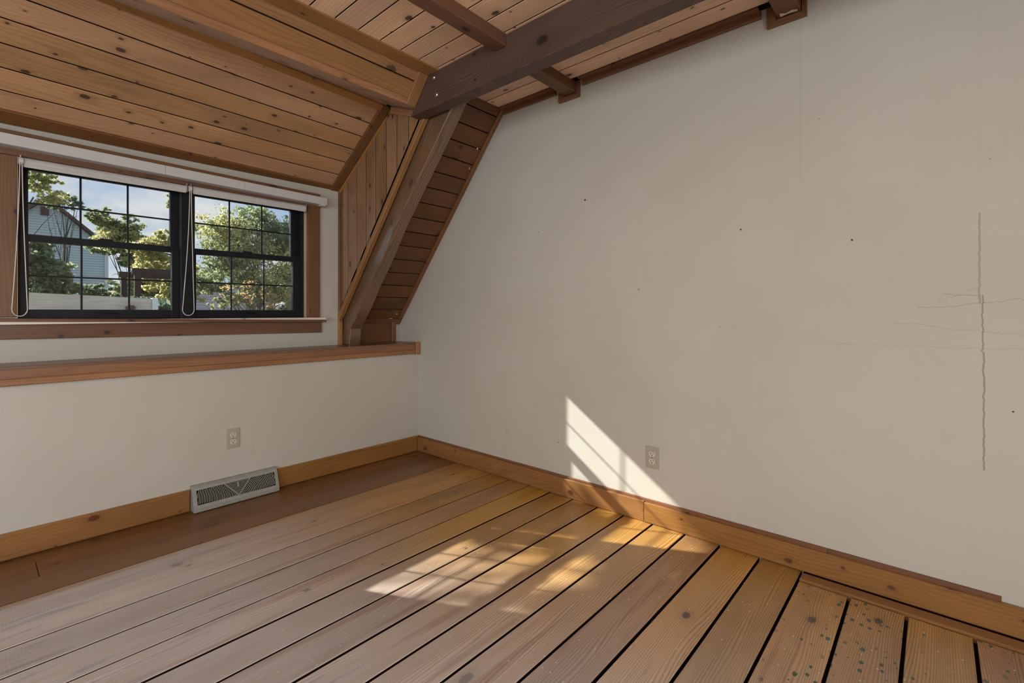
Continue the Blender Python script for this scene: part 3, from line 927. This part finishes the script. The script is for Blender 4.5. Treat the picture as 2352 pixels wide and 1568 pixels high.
# ------------------------------------------------------------------ window casing
tw = group_empty('trim_2')
tw['label'] = 'reddish pine window casing, sill and apron'
tl = lambda x: 0.024 * (-0.716 - x) / 1.555
board('side_casing', [(-0.806, 0.192, 1.055), (-0.716, 0.192, 1.055), (-0.716, 0.192, 1.835), (-0.806, 0.192, 1.836)], (0, 0, 1), (0, -1, 0), 0.018, M['casing'], tw, inset=0.002)
board('side_casing', [(-2.313, 0.192, 1.075), (-2.215, 0.192, 1.075), (-2.215, 0.192, 1.842), (-2.313, 0.192, 1.842)], (0, 0, 1), (0, -1, 0), 0.018, M['casing'], tw, inset=0.002)
board('head_casing', [(-2.45, 0.192, 1.844), (-0.716, 0.192, 1.836), (-0.716, 0.192, 1.895), (-2.45, 0.192, 1.925)], (1, 0, 0), (0, -1, 0), 0.018, M['casing'], tw, inset=0.002)
board('jamb', [(-0.801, 0.196, 1.050), (-0.801, 0.262, 1.050), (-0.801, 0.262, 1.850), (-0.801, 0.196, 1.850)], (0, 0, 1), (-1, 0, 0), 0.006, M['jamb'], tw)
board('jamb', [(-2.212, 0.196, 1.060), (-2.212, 0.262, 1.060), (-2.212, 0.262, 1.850), (-2.212, 0.196, 1.850)], (0, 0, 1), (1, 0, 0), 0.006, M['jamb'], tw)
board('head_jamb', [(-2.212, 0.196, 1.850), (-0.801, 0.196, 1.850), (-0.801, 0.262, 1.850), (-2.212, 0.262, 1.850)], (1, 0, 0), (0, 0, -1), 0.008, M['jamb'], tw)
board('sill', [(-2.36, 0.150, 1.048 + tl(-2.36)), (-0.694, 0.150, 1.048), (-0.694, 0.208, 1.048), (-0.806, 0.212, 1.052), (-0.806, 0.262, 1.055), (-2.212, 0.262, 1.064), (-2.212, 0.212, 1.070), (-2.36, 0.208, 1.048 + tl(-2.36))],
      (1, 0, 0), (0, 0, 1), 0.020, M['sill_top'], tw, inset=0.003)
board('sill_nosing', [(-2.36, 0.148, 1.028 + tl(-2.36)), (-0.692, 0.148, 1.028), (-0.692, 0.148, 1.046), (-2.36, 0.148, 1.046 + tl(-2.36))], (1, 0, 0), (0, -1, 0), 0.012, M['casing'], tw, inset=0.003)
board('apron', [(-2.34, 0.192, 0.955 + .62 * tl(-2.34)), (-0.704, 0.192, 0.953), (-0.704, 0.192, 1.030), (-2.34, 0.192, 1.030 + tl(-2.34))], (1, 0, 0), (0, -1, 0), 0.018, M['casing'], tw, inset=0.002)


# ------------------------------------------------------------------ windows: black double-hung, six lights per sash
def window(idx, fx0, fx1, gx0, gx1, mx):
    w = group_empty('window_%d' % idx)
    w['label'] = ('black double hung window beside the left casing, showing the neighbour house', 'black double hung window nearest the slanting rafter, full of foliage')[idx - 1]
    f = MB()
    f.box((fx0, 0.262, 1.050), (fx0 + .022, 0.335, 1.85)).box((fx1 - .022, 0.262, 1.050), (fx1, 0.335, 1.85))
    f.box((fx0, 0.262, 1.826), (fx1, 0.335, 1.852)).box((fx0, 0.262, 1.040), (fx1, 0.345, 1.066))
    f.box((fx0 + .022, 0.297, 1.066), (fx0 + .030, 0.302, 1.83)).box((fx1 - .030, 0.297, 1.066), (fx1 - .022, 0.302, 1.83))
    f.build('outer_frame', M['black'], w)

    def sash(name, y, z0, z1, gz0, gz1, hz):
        a, b = fx0 + .016, fx1 - .016
        y0, y1 = y, y + .028
        m = MB()
        m.box((a, y0, z0), (gx0, y1, z1)).box((gx1, y0, z0), (b, y1, z1)).box((gx0, y0, z0), (gx1, y1, gz0)).box((gx0, y0, gz1), (gx1, y1, z1))
        s = m.build(name, M['black'], w, bevel=0.0015)
        t = 0.0046
        for x in mx:
            MB().box((x - t, y + .0098, gz0), (x + t, y + .0142, gz1)).build('muntin', M['black'], s, bevel=.001)
        MB().box((gx0, y + .0099, hz - t), (gx1, y + .0141, hz + t)).build('muntin', M['black'], s, bevel=.001)
        ex = [gx0] + list(mx) + [gx1]
        for i in range(3):
            for c, d in ((gz0, hz), (hz, gz1)):
                MB().box((ex[i] + (t if i else 0), y + .0105, c + (t if c == hz else 0)), (ex[i + 1] - (t if i < 2 else 0), y + .0135, d - (t if d == hz else 0))).build('pane', M['glass'], s)
        return s
    su = sash('upper_sash', 0.303, 1.452, 1.832, 1.480, 1.810, 1.645)
    sl = sash('lower_sash', 0.268, 1.066, 1.484, 1.112, 1.449, 1.280)
    cx = (gx0 + gx1) / 2
    k = MB()
    k.box((cx - .035, 0.268, 1.484), (cx + .030, 0.292, 1.489)).tube([(cx - .018, 0.280, 1.489), (cx - .018, 0.280, 1.496)], 0.008, 10).box((cx - .02, 0.276, 1.490), (cx + .026, 0.284, 1.495))
    k.build('sash_lock', M['black'], sl)
    h = MB()
    prof = []
    n = 10
    for i in range(n + 1):
        a = math.pi * i / n
        prof.append((cx - .045 * math.cos(a), 0.262 - .012 * math.sin(a), 1.092))
    h.tube(prof, 0.0035, 6)
    h.box((cx - .045, 0.262, 1.078), (cx + .045, 0.268, 1.096))
    h.build('sash_lift', M['black'], sl)
    return w


window(1, -2.212, -1.514, -2.171, -1.580, (-1.975, -1.777))
window(2, -1.509, -0.802, -1.457, -0.875, (-1.261, -1.064))
mul = struct(MB().box((-1.548, 0.214, 1.052), (-1.478, 0.262, 1.850)).build('trim_3', M['black'], bevel=0.002), 'black post between the two windows')

# ------------------------------------------------------------------ roller blinds with cord loops, long white valance
def blind(x0, x1, cordx, label):
    b = empty('roller_blind', ((x0 + x1) / 2, 0.186, 1.80), label, 'blind', 'rolled up blinds')
    b['label'] = label
    m = MB()
    m.tube([(x0 + .012, 0.186, 1.817), (x1 - .008, 0.186, 1.8145)], 0.0215, 28)
    m.build('rolled_fabric', M['blind'], b, smooth=False)
    MB().box((x0 + .014, 0.1655, 1.790), (x1 - .010, 0.1735, 1.806)).build('hem_bar', M['blind'], b, bevel=.003)
    for xx in (x0 + .003, x1 - .005):
        MB().box((xx - .003, 0.168, 1.795), (xx + .003, 0.205, 1.846)).build('bracket', M['metal'], b, bevel=.001)
    pts = []
    zt, zb = 1.812, 1.083
    top = Vector((cordx, 0.160, zt))
    side = ((-.026, .018) if cordx < -2 else (-.036, .014))
    for i in range(13):
        t = i / 12
        pts.append((cordx + side[0] * t ** 1.6 - .004, 0.160, zt + (zb + .03 - zt) * t))
    for i in range(1, 8):
        a = math.pi * i / 8
        cxm = cordx + (side[0] - .004 + side[1] + .004) / 2
        hw = (side[1] + .004 - side[0] + .004) / 2
        pts.append((cxm - hw * math.cos(a), 0.160, zb + .03 - .034 * math.sin(a)))
    for i in range(13):
        t = 1 - i / 12
        pts.append((cordx + side[1] * t ** 1.4 + .004, 0.160, zt + (zb + .03 - zt) * t))
    MB().tube(pts, 0.0023, 6).build('cord_loop', M['cord'], b, smooth=True)
    MB().tube([(cordx - .008, 0.172, 1.818), (cordx + .008, 0.172, 1.818)], 0.017, 16).build('clutch', M['valance'], b)
    return b


blind(-2.207, -1.524, -2.203, 'rolled up off white blind above the left window with its cord loop')
blind(-1.512, -0.822, -1.514, 'rolled up off white blind above the window nearest the rafter')
val = empty('blind_valance', (-1.5, 0.16, 1.88), 'long white blind valance running above both windows', 'valance')
vz = lambda x: 0.026 * (-0.694 - x) / 1.578
vc = [-2.60, -1.640, -1.230, -0.694]
for i in range(3):
    a, b = vc[i], vc[i + 1] - (.0008 if i < 2 else 0)
    board('valance_section', [(a, 0.130, 1.850 + vz(a)), (b, 0.130, 1.850 + vz(b)), (b, 0.130, 1.902 + vz(b)), (a, 0.130, 1.902 + vz(a))], (1, 0, 0), (0, -1, 0), 0.062, M['valance'], val, inset=0.002)
MB().box((-0.742, 0.128, 1.842), (-0.708, 0.168, 1.851)).build('end_clip', M['valance'], val, bevel=.001)
board('top_slat', [(-2.60, 0.128, 1.903 + vz(-2.6)), (-0.746, 0.128, 1.903), (-0.746, 0.128, 1.919), (-2.60, 0.128, 1.919 + vz(-2.6))], (1, 0, 0), (0, -1, 0), 0.07, M['casing'], val, inset=0.002)


# ------------------------------------------------------------------ wall outlets
def local(m, name, mat, parent, bevel=0.0, smooth=False):
    o = m.build(name, mat, None, bevel, smooth)
    o.parent = parent
    return o


def outlet(loc, rz, label):
    e = empty('wall_outlet', loc, label, 'outlet')
    e.rotation_euler = (0, 0, rz)
    local(MB().box((-.035, -.006, -.057), (.035, 0.0, .057)), 'cover_plate', M['plate'], e, bevel=.0028)
    for zc_ in (-.0195, .0195):
        ring = []
        for i in range(24):
            a = 2 * math.pi * i / 24
            x, z = .0172 * math.cos(a), .0172 * math.sin(a)
            z = max(-.0132, min(.0132, z))
            ring.append((z + zc_, x))
        r = local(MB().prism(ring, 1, -.0085, -.004), 'receptacle', M['recept'], e)
        for bx in ((-.0078, -.0022, .0010), (.0055, .0006, .0012)):
            q = MB().box((bx[0], -.0088, zc_ + bx[1]), (bx[0] + .0022, -.0082, zc_ + bx[1] + .0085))
            q = local(q, 'slot', M['slot'], r)
        q = MB()
        q.tube([(0, -.0088, zc_ - .0065), (0, -.0080, zc_ - .0065)], .0028, 10)
        local(q, 'slot', M['slot'], r)
    local(MB().tube([(0, -.0078, 0), (0, -.005, 0)], .0032, 12), 'screw', M['metal'], e)
    return e


outlet((-1.343, 0.0, 0.360), 0, 'beige double outlet low on the knee wall above the register')
outlet((0.0, -1.978, 0.341), math.radians(-90), 'beige double outlet on the tall wall beside the sun patch')

# ------------------------------------------------------------------ baseboard register
reg = empty('baseboard_register', (-1.332, -0.03, 0.0), 'grey green metal baseboard register with fan shaped louvers', 'vent')
X0, X1 = -1.558, -1.106
prof = [(-0.001, 0.004), (-0.001, 0.137), (-0.026, 0.134), (-0.034, 0.126), (-0.071, 0.026), (-0.071, 0.004)]
MB().prism(prof, 0, X0, X1).build('housing', M['register'], reg, bevel=.0015)
MB().box((X0 - .002, -.022, .132), (X1 + .002, -.001, .139)).build('top_flange', M['register'], reg, bevel=.001)
A0 = Vector((0, -0.034, 0.126))
fd = Vector((0, -0.037, -0.100)).normalized()
fn = Vector((0, -0.100, 0.037)).normalized()
mid = (X0 + X1) / 2


def fp(a, b, off=0.0):
    return Vector((mid + a, 0, 0)) + A0 + fd * b + fn * off


HW, B0, B1 = 0.206, 0.012, 0.090
board('recess', [fp(-HW, B0, .0008), fp(HW, B0, .0008), fp(HW, B1, .0008), fp(-HW, B1, .0008)], (1, 0, 0), fn, 0.0006, M['slot'], reg)


def ribbon(m, pts, w, h):
    i0 = len(m.v)
    for j, (a, b) in enumerate(pts):
        a2, b2 = pts[min(j + 1, len(pts) - 1)]
        a1, b1 = pts[max(j - 1, 0)]
        dx, dy = a2 - a1, b2 - b1
        L = math.hypot(dx, dy) or 1
        nx, ny = -dy / L * w / 2, dx / L * w / 2
        for sx in (1, -1):
            for hh in (0.0004, h):
                m.v.append(tuple(fp(a + nx * sx, b + ny * sx, hh)))
    for j in range(len(pts) - 1):
        k = i0 + j * 4
        m.f += [(k + 1, k + 5, k + 7, k + 3), (k, k + 4, k + 5, k + 1), (k + 2, k + 3, k + 7, k + 6)]
    e = i0 + (len(pts) - 1) * 4
    m.f += [(i0, i0 + 1, i0 + 3, i0 + 2), (e, e + 2, e + 3, e + 1)]


lv = MB()
VX = 0.068
r = 0.012
while r < 0.225:
    for sgn in (1, -1):
        seg = []
        for i in range(40):
            t = math.radians(2 + 88 * i / 39)
            a, b = r * math.cos(t), B1 + .002 - r * math.sin(t)
            if B0 <= b <= B1 and a <= HW and a >= VX * (B1 - b) / (B1 - B0) + .002:
                seg.append((a * sgn, b))
        if len(seg) > 1:
            ribbon(lv, seg, 0.0029, 0.0036)
    r += 0.0082
b = B0 + .004
while b < B1 - .008:
    hw = VX * (B1 - b) / (B1 - B0) - .003
    ribbon(lv, [(-hw, b), (hw, b)], 0.0022, 0.003)
    b += 0.0058
lv.build('louvers', M['register'], reg)['kind'] = 'stuff'
for sgn in (1, -1):
    rb = MB()
    ribbon(rb, [(0.0, B1), (VX * sgn, B0)], 0.0045, 0.0055)
    rb.build('rib', M['register'], reg)
lev = MB()
ribbon(lev, [(0.0, B0 + .006), (0.0, B0 + .034)], 0.006, 0.012)
lev.build('damper_lever', M['register'], reg)

# ------------------------------------------------------------------ outside
import numpy as np
RNG = np.random.default_rng(11)
GZ = -3.0
ground = struct(MB().box((-60, 0.6, GZ - .2), (80, 120, GZ)).build('ground', M['ground']))


def leaf_mesh(name, blobs, size, mat, parent):
    """blobs: (cx,cy,cz, rx,ry,rz, count); leaves as small folded quads gathered in sprays"""
    C = []
    for cx, cy_, cz, rx, ry, rz, n in blobs:
        nc = max(6, n // 26)
        d = RNG.normal(size=(nc, 3))
        d /= np.linalg.norm(d, axis=1)[:, None]
        rr = RNG.random((nc, 1)) ** 0.45
        cc = d * rr * np.array([rx, ry, rz]) + np.array([cx, cy_, cz])
        idx = RNG.integers(0, nc, n)
        sp_ = RNG.normal(size=(n, 3)) * np.array([1, 1, .6]) * 0.13 * (rx * ry * rz) ** (1 / 3)
        C.append(cc[idx] + sp_)
    C = np.concatenate(C)
    n = len(C)
    a = RNG.normal(size=(n, 3)); a /= np.linalg.norm(a, axis=1)[:, None]
    b = np.cross(a, RNG.normal(size=(n, 3))); b /= np.linalg.norm(b, axis=1)[:, None]
    nn = np.cross(a, b)
    s = size * (0.6 + 0.8 * RNG.random((n, 1)))
    V = np.stack([C - a * s * .5, C + b * s * .24 + nn * s * .06, C + a * s * .5, C - b * s * .24 + nn * s * .06], 1).reshape(-1, 3)
    V = V - np.array(parent.location)
    me = bpy.data.meshes.new(name)
    me.vertices.add(4 * n)
    me.vertices.foreach_set('co', V.astype(np.float32).ravel())
    me.loops.add(4 * n)
    me.loops.foreach_set('vertex_index', np.arange(4 * n, dtype=np.int32))
    me.polygons.add(n)
    me.polygons.foreach_set('loop_start', np.arange(0, 4 * n, 4, dtype=np.int32))
    me.update(calc_edges=True)
    o = bpy.data.objects.new(name, me)
    COL.objects.link(o)
    me.materials.append(mat)
    o.parent = parent
    o['kind'] = 'stuff'
    return o


def breakup(blobs, seed, n=13):
    rnd = random.Random(seed)
    out = []
    for cx, cy_, cz, rx, ry, rz, cnt in blobs:
        for k in range(n):
            f = rnd.uniform(.30, .60)
            d = Vector((rnd.gauss(0, 1), rnd.gauss(0, 1), rnd.gauss(0, 1))).normalized() * rnd.uniform(.35, 1.0)
            out.append((cx + d.x * rx, cy_ + d.y * ry, cz + d.z * rz, rx * f, ry * f, rz * f * .8, max(30, int(1.7 * cnt / n * f / .45))))
    return out


def tree(base, blobs, size, mat, label, r=0.12, bark='bark', twigs=10, name='tree', sub=(), split=True):
    t = empty(name, (base[0], base[1], GZ), label, 'tree')
    m = MB()
    top = max(b[2] for b in blobs)
    cxm = sum(b[0] for b in blobs) / len(blobs)
    rnd = random.Random(int(base[0] * 100 + base[1] * 7))
    pts = []
    H = top - GZ
    for i in range(8):
        k = i / 7
        pts.append((base[0] + (cxm - base[0]) * k * k + rnd.uniform(-.06, .06), base[1] + rnd.uniform(-.06, .06), GZ + H * .95 * k))
    m.tube(pts, [r * (1 - .85 * i / 7) for i in range(8)], 8)
    for b in blobs:
        for q in range(twigs):
            k = rnd.uniform(.35, .9)
            i = min(6, int(k * 7))
            f = k * 7 - i
            a = Vector(pts[i]).lerp(Vector(pts[i + 1]), f)
            e = Vector((b[0] + rnd.uniform(-1, 1) * b[3], b[1] + rnd.uniform(-1, 1) * b[4], b[2] + rnd.uniform(-.9, 1) * b[5]))
            mdl = a.lerp(e, .5) + Vector((rnd.uniform(-.12, .12), rnd.uniform(-.12, .12), rnd.uniform(-.05, .22)))
            w = r * .22 * rnd.uniform(.5, 1.1)
            m.tube([a, a.lerp(mdl, .5) + Vector((0, 0, .03)), mdl, mdl.lerp(e, .6) + Vector((0, 0, .05)), e], [w, w * .75, w * .5, w * .3, w * .12], 5, cap=False)
            for g_ in range(2):
                e2 = mdl + Vector((rnd.uniform(-.5, .5), rnd.uniform(-.4, .4), rnd.uniform(-.1, .45))) * (b[3] * .8)
                m.tube([mdl, mdl.lerp(e2, .5) + Vector((0, 0, .04)), e2], [w * .4, w * .25, w * .1], 4, cap=False)
    m.build('trunk', M[bark], t)
    if size:
        leaf_mesh('foliage', breakup(blobs, int(base[0] * 31 + base[1])) if split else blobs, size, M[mat], t)
    for bl, sz, mt in sub:
        leaf_mesh('foliage', bl, sz, M[mt], t)
    return t


# neighbour's house with a blue-grey gable
hs = empty('neighbor_house', (-0.1, 28, GZ), 'blue grey clapboard house with a steep gable and attic vent', 'house')
HP, HX0, HX1, HE = (-0.11, 6.30), -2.35, 2.10, 4.25
gw = MB()
gw.v = [(HX0, 28.02, GZ), (HX1, 28.02, GZ), (HX1, 28.02, HE), (HP[0], 28.02, HP[1]), (HX0, 28.02, HE), (HX0, 34, GZ), (HX1, 34, GZ), (HX1, 34, HE), (HP[0], 34, HP[1]), (HX0, 34, HE)]
gw.f = [(0, 1, 2, 3, 4), (9, 8, 7, 6, 5), (0, 4, 9, 5), (1, 6, 7, 2), (2, 7, 8, 3), (3, 8, 9, 4)]
gw.build('wall', M['siding'], hs)
sd = MB()
z = GZ
while z < HP[1] - .1:
    def xr(zz):
        if zz <= HE:
            return HX0, HX1
        k = (zz - HE) / (HP[1] - HE)
        return HX0 + (HP[0] - HX0) * k, HX1 + (HP[0] - HX1) * k
    a, b = xr(z + .11)
    i = len(sd.v)
    sd.v += [(a, 27.98, z), (b, 27.98, z), (b, 28.01, z + .118), (a, 28.01, z + .118), (a, 28.02, z), (b, 28.02, z)]
    sd.f += [(i, i + 1, i + 2, i + 3), (i, i + 4, i + 5, i + 1)]
    z += 0.12
sd.build('clapboards', M['siding'], hs)['kind'] = 'stuff'
for sgn, xe in ((1, HX1 + .25), (-1, HX0 - .25)):
    k = abs(xe - HP[0]) / abs((HX1 if sgn > 0 else HX0) - HP[0])
    ze = HP[1] - (HP[1] - HE) * k
    rf = MB()
    rf.prism([(27.7, 0), (34.3, 0), (34.3, .16), (27.7, .16)], 0, 0, 1)
    rf.v = [(HP[0] + (xe - HP[0]) * (v[0]), v[1], HP[1] + .03 + (ze - HP[1]) * v[0] + v[2]) for v in rf.v]
    rf.build('roof', M['fascia'], hs)
MB().box((HX1 - .12, 27.94, GZ), (HX1 + .02, 28.04, HE)).build('corner_board', M['house_trim'], hs)
vt = MB().box((-0.30, 27.93, 5.60), (-0.02, 27.99, 6.0)).build('attic_vent', M['fascia'], hs)
lo = MB()
for i in range(6):
    lo.box((-0.28, 27.90, 5.63 + i * .06), (-0.04, 27.94, 5.66 + i * .06))
lo.build('louvers', M['siding'], vt)

# second house, shingled roof showing low through the branches
h2 = empty('shingled_house', (4.4, 26, GZ), 'low house roof with pale shingles seen through bare branches', 'house')
MB().box((3.1, 23.0, GZ), (8.3, 29.0, 0.4)).build('wall', M['house_trim'], h2)
rr_ = MB()
n = 16
for i in range(n):
    y0, y1 = 22.5 + 3.5 * i / n, 22.5 + 3.5 * (i + 1) / n
    z0, z1 = 0.25 + 2.35 * i / n, 0.25 + 2.35 * (i + 1) / n
    rr_.v += [(2.8, y0, z0 + .05), (8.6, y0, z0 + .05), (8.6, y1, z1 + .02), (2.8, y1, z1 + .02), (2.8, y0, z0 - .02), (8.6, y0, z0 - .02)]
    k = i * 6
    rr_.f += [(k, k + 1, k + 2, k + 3), (k, k + 4, k + 5, k + 1)]
rr_.build('shingle_courses', M['shingle'], h2)['kind'] = 'stuff'
MB().prism([(26.0, 2.58), (29.5, 0.25), (29.5, 0.15), (26.0, 2.45)], 0, 2.8, 8.6).build('roof', M['shingle'], h2)

# weathered screen wall close by, post with white cap
sc = empty('plank_screen', (-1.7, 4.0, GZ), 'pale weathered plank screen below the left window panes', 'fence')
for i in range(6):
    zt = 1.30 - i * 0.235
    board('plank', [(-3.2, 4.0, zt - .230 + .055), (-0.925, 4.0, zt - .230 - .04), (-0.925, 4.0, zt - .04), (-3.2, 4.0, zt + .055)], (1, 0, 0), (0, -1, 0), 0.04, M['plank_grey'], sc, inset=0.004)
for xx in (-3.1, -1.7):
    MB().box((xx - .05, 4.04, GZ), (xx + .05, 4.14, 1.2)).build('post', M['plank_grey'], sc)
MB().box((-0.925, 3.98, GZ), (-0.865, 4.08, 1.268)).build('end_post', M['house_trim'], sc, bevel=.006)
pg = empty('pergola', (0.0, 8.0, GZ), 'dark wooden pergola frame behind the plank screen', 'pergola')
for xx, yy in ((-0.34, 8.0), (0.50, 8.0), (-0.34, 9.2), (0.50, 9.2)):
    MB().box((xx - .045, yy - .045, GZ), (xx + .045, yy + .045, 1.82)).build('post', M['dark_wood'], pg)
for yy in (8.0, 9.2):
    MB().box((-0.42, yy - .03, 1.80), (0.58, yy + .03, 1.91)).build('rail', M['dark_wood'], pg)

# trees
tree((-2.3, 8.2), [(-1.62, 8.0, 1.80, .46, .5, .52, 5200), (-1.15, 8.1, 1.42, .45, .5, .25, 2400), (-1.7, 8.0, 1.2, .5, .5, .25, 1500)], 0.075, 'leaf_green', 'bushy green tree in front of the clapboard house', r=0.09, twigs=3)
tree((-2.9, 7.2), [(-1.86, 7.2, 3.15, .36, .4, .25, 1700), (-1.55, 7.2, 2.85, .20, .3, .12, 240)], 0.06, 'leaf_yellow', 'yellow green tree top above the house gable at the far left', r=0.07, twigs=2)
tree((1.6, 18), [(0.85, 18, 3.9, .80, .7, .75, 3600), (1.6, 18, 3.1, .75, .7, .7, 2600), (1.9, 18, 2.2, .9, .8, .8, 3000), (2.9, 18.3, 2.4, 1.0, .8, .9, 2600), (0.45, 18, 4.3, .35, .5, .3, 500)], 0.13, 'leaf_green', 'green tree right of the house gable in the left window', r=0.14, twigs=6,
     sub=(([(1.0, 17.5, 3.5, .8, .4, .8, 1300), (1.7, 17.5, 2.4, .6, .4, .6, 900)], .12, 'leaf_yellow'),))
tree((-0.2, 21), [(-0.05, 21, 5.2, .65, .5, .35, 420)], 0.15, 'leaf_dark', 'thin dark leaved tree top beside the gable peak', r=0.10, twigs=12)
tree((1.5, 14), [(1.35, 14, 2.85, .75, .7, .65, 4200), (1.75, 14, 4.40, .34, .4, .24, 620), (1.90, 14, 3.85, .25, .3, .14, 300), (1.75, 14, 2.0, .7, .7, .6, 2800)], 0.095, 'leaf_yellow', 'golden leaved tree with bare upper twigs beside the black post', r=0.11, twigs=7)
tree((2.6, 9.4), [(1.45, 9.0, 2.75, .75, .8, .60, 4800), (2.2, 9.2, 2.95, .8, .8, .70, 4800), (2.95, 9.2, 2.75, .7, .8, .8, 4200), (1.5, 9.1, 1.85, .8, .8, .5, 3600), (2.5, 9.2, 1.8, .9, .8, .6, 5200), (2.75, 9.2, 1.15, .7, .6, .4, 2800), (1.7, 9.2, 1.3, .5, .6, .25, 700)],
     0.072, 'leaf_green', 'large spreading tree filling the window nearest the rafter', r=0.17, twigs=6, bark='bare',
     sub=(([(1.30, 8.6, 2.85, .55, .4, .6, 1900), (2.2, 8.6, 2.1, .9, .4, .7, 2200), (2.8, 8.6, 1.4, .5, .4, .4, 700)], .065, 'leaf_yellow'),))
tree((3.0, 8.0), [(1.9, 7.6, 1.40, .9, .4, .35, 260)], 0.06, 'leaf_rust', 'bare branched sapling low in the window nearest the rafter', r=0.10, twigs=26, bark='bare')
for k, (x, y, h, mt, lb) in enumerate(((-3.8, 38.5, 4.2, 'leaf_dark', 'dark tree behind the left side of the house'), (6.3, 34, 4.0, 'leaf_rust', 'rust and yellow tree behind the golden leaved tree'),
                                       (10.6, 37, 6.0, 'leaf_green', 'tall green tree behind the shingled roof'), (17.4, 31, 6.8, 'leaf_yellow', 'yellow green tree beyond the shingled house'),
                                       (25.0, 29, 6.6, 'leaf_green', 'green tree farthest right beyond the shingled house'))):
    tree((x, y), [(x - 1.2, y, h * .40, 1.9, 1.2, h * .40, 4200), (x + 1.3, y, h * .35, 1.9, 1.2, h * .35, 4200)], 0.26, mt, lb, r=0.25, twigs=6)
for k, (x, y, z_, mt, lb) in enumerate(((-2.6, 6.0, 1.0, 'leaf_dark', 'dark shrub behind the plank screen at the left'), (-0.6, 6.6, 0.98, 'leaf_dark', 'dark green shrub behind the middle of the plank screen'),
                                       (0.1, 10.2, 0.95, 'leaf_rust', 'rusty leaved shrub beside the pergola'))):
    tree((x, y), [(x, y, z_, .75, .5, .42, 3000), (x, y, -.6, .9, .6, 1.4, 2500)], 0.09, mt, lb, r=0.05, twigs=6, name='shrub')
# tall tree to the south-west side of the view whose boughs break up the sunlight
tree((-7.6, 6.6), [(-4.90, 6.3, 5.84, .34, .25, .12, 1500), (-4.20, 6.3, 5.39, .27, .22, .13, 1500), (-4.74, 6.3, 5.44, .20, .22, .10, 60), (-4.42, 6.3, 6.01, .18, .15, .07, 400),
                   (-6.6, 6.8, 6.6, 1.1, 1.0, .9, 3500), (-5.6, 6.8, 7.2, 1.2, 1.0, .7, 3000)], 0.10, 'leaf_green', 'tall leafy tree outside whose boughs dapple the sunlight on the floor', r=0.2, twigs=2, split=False)
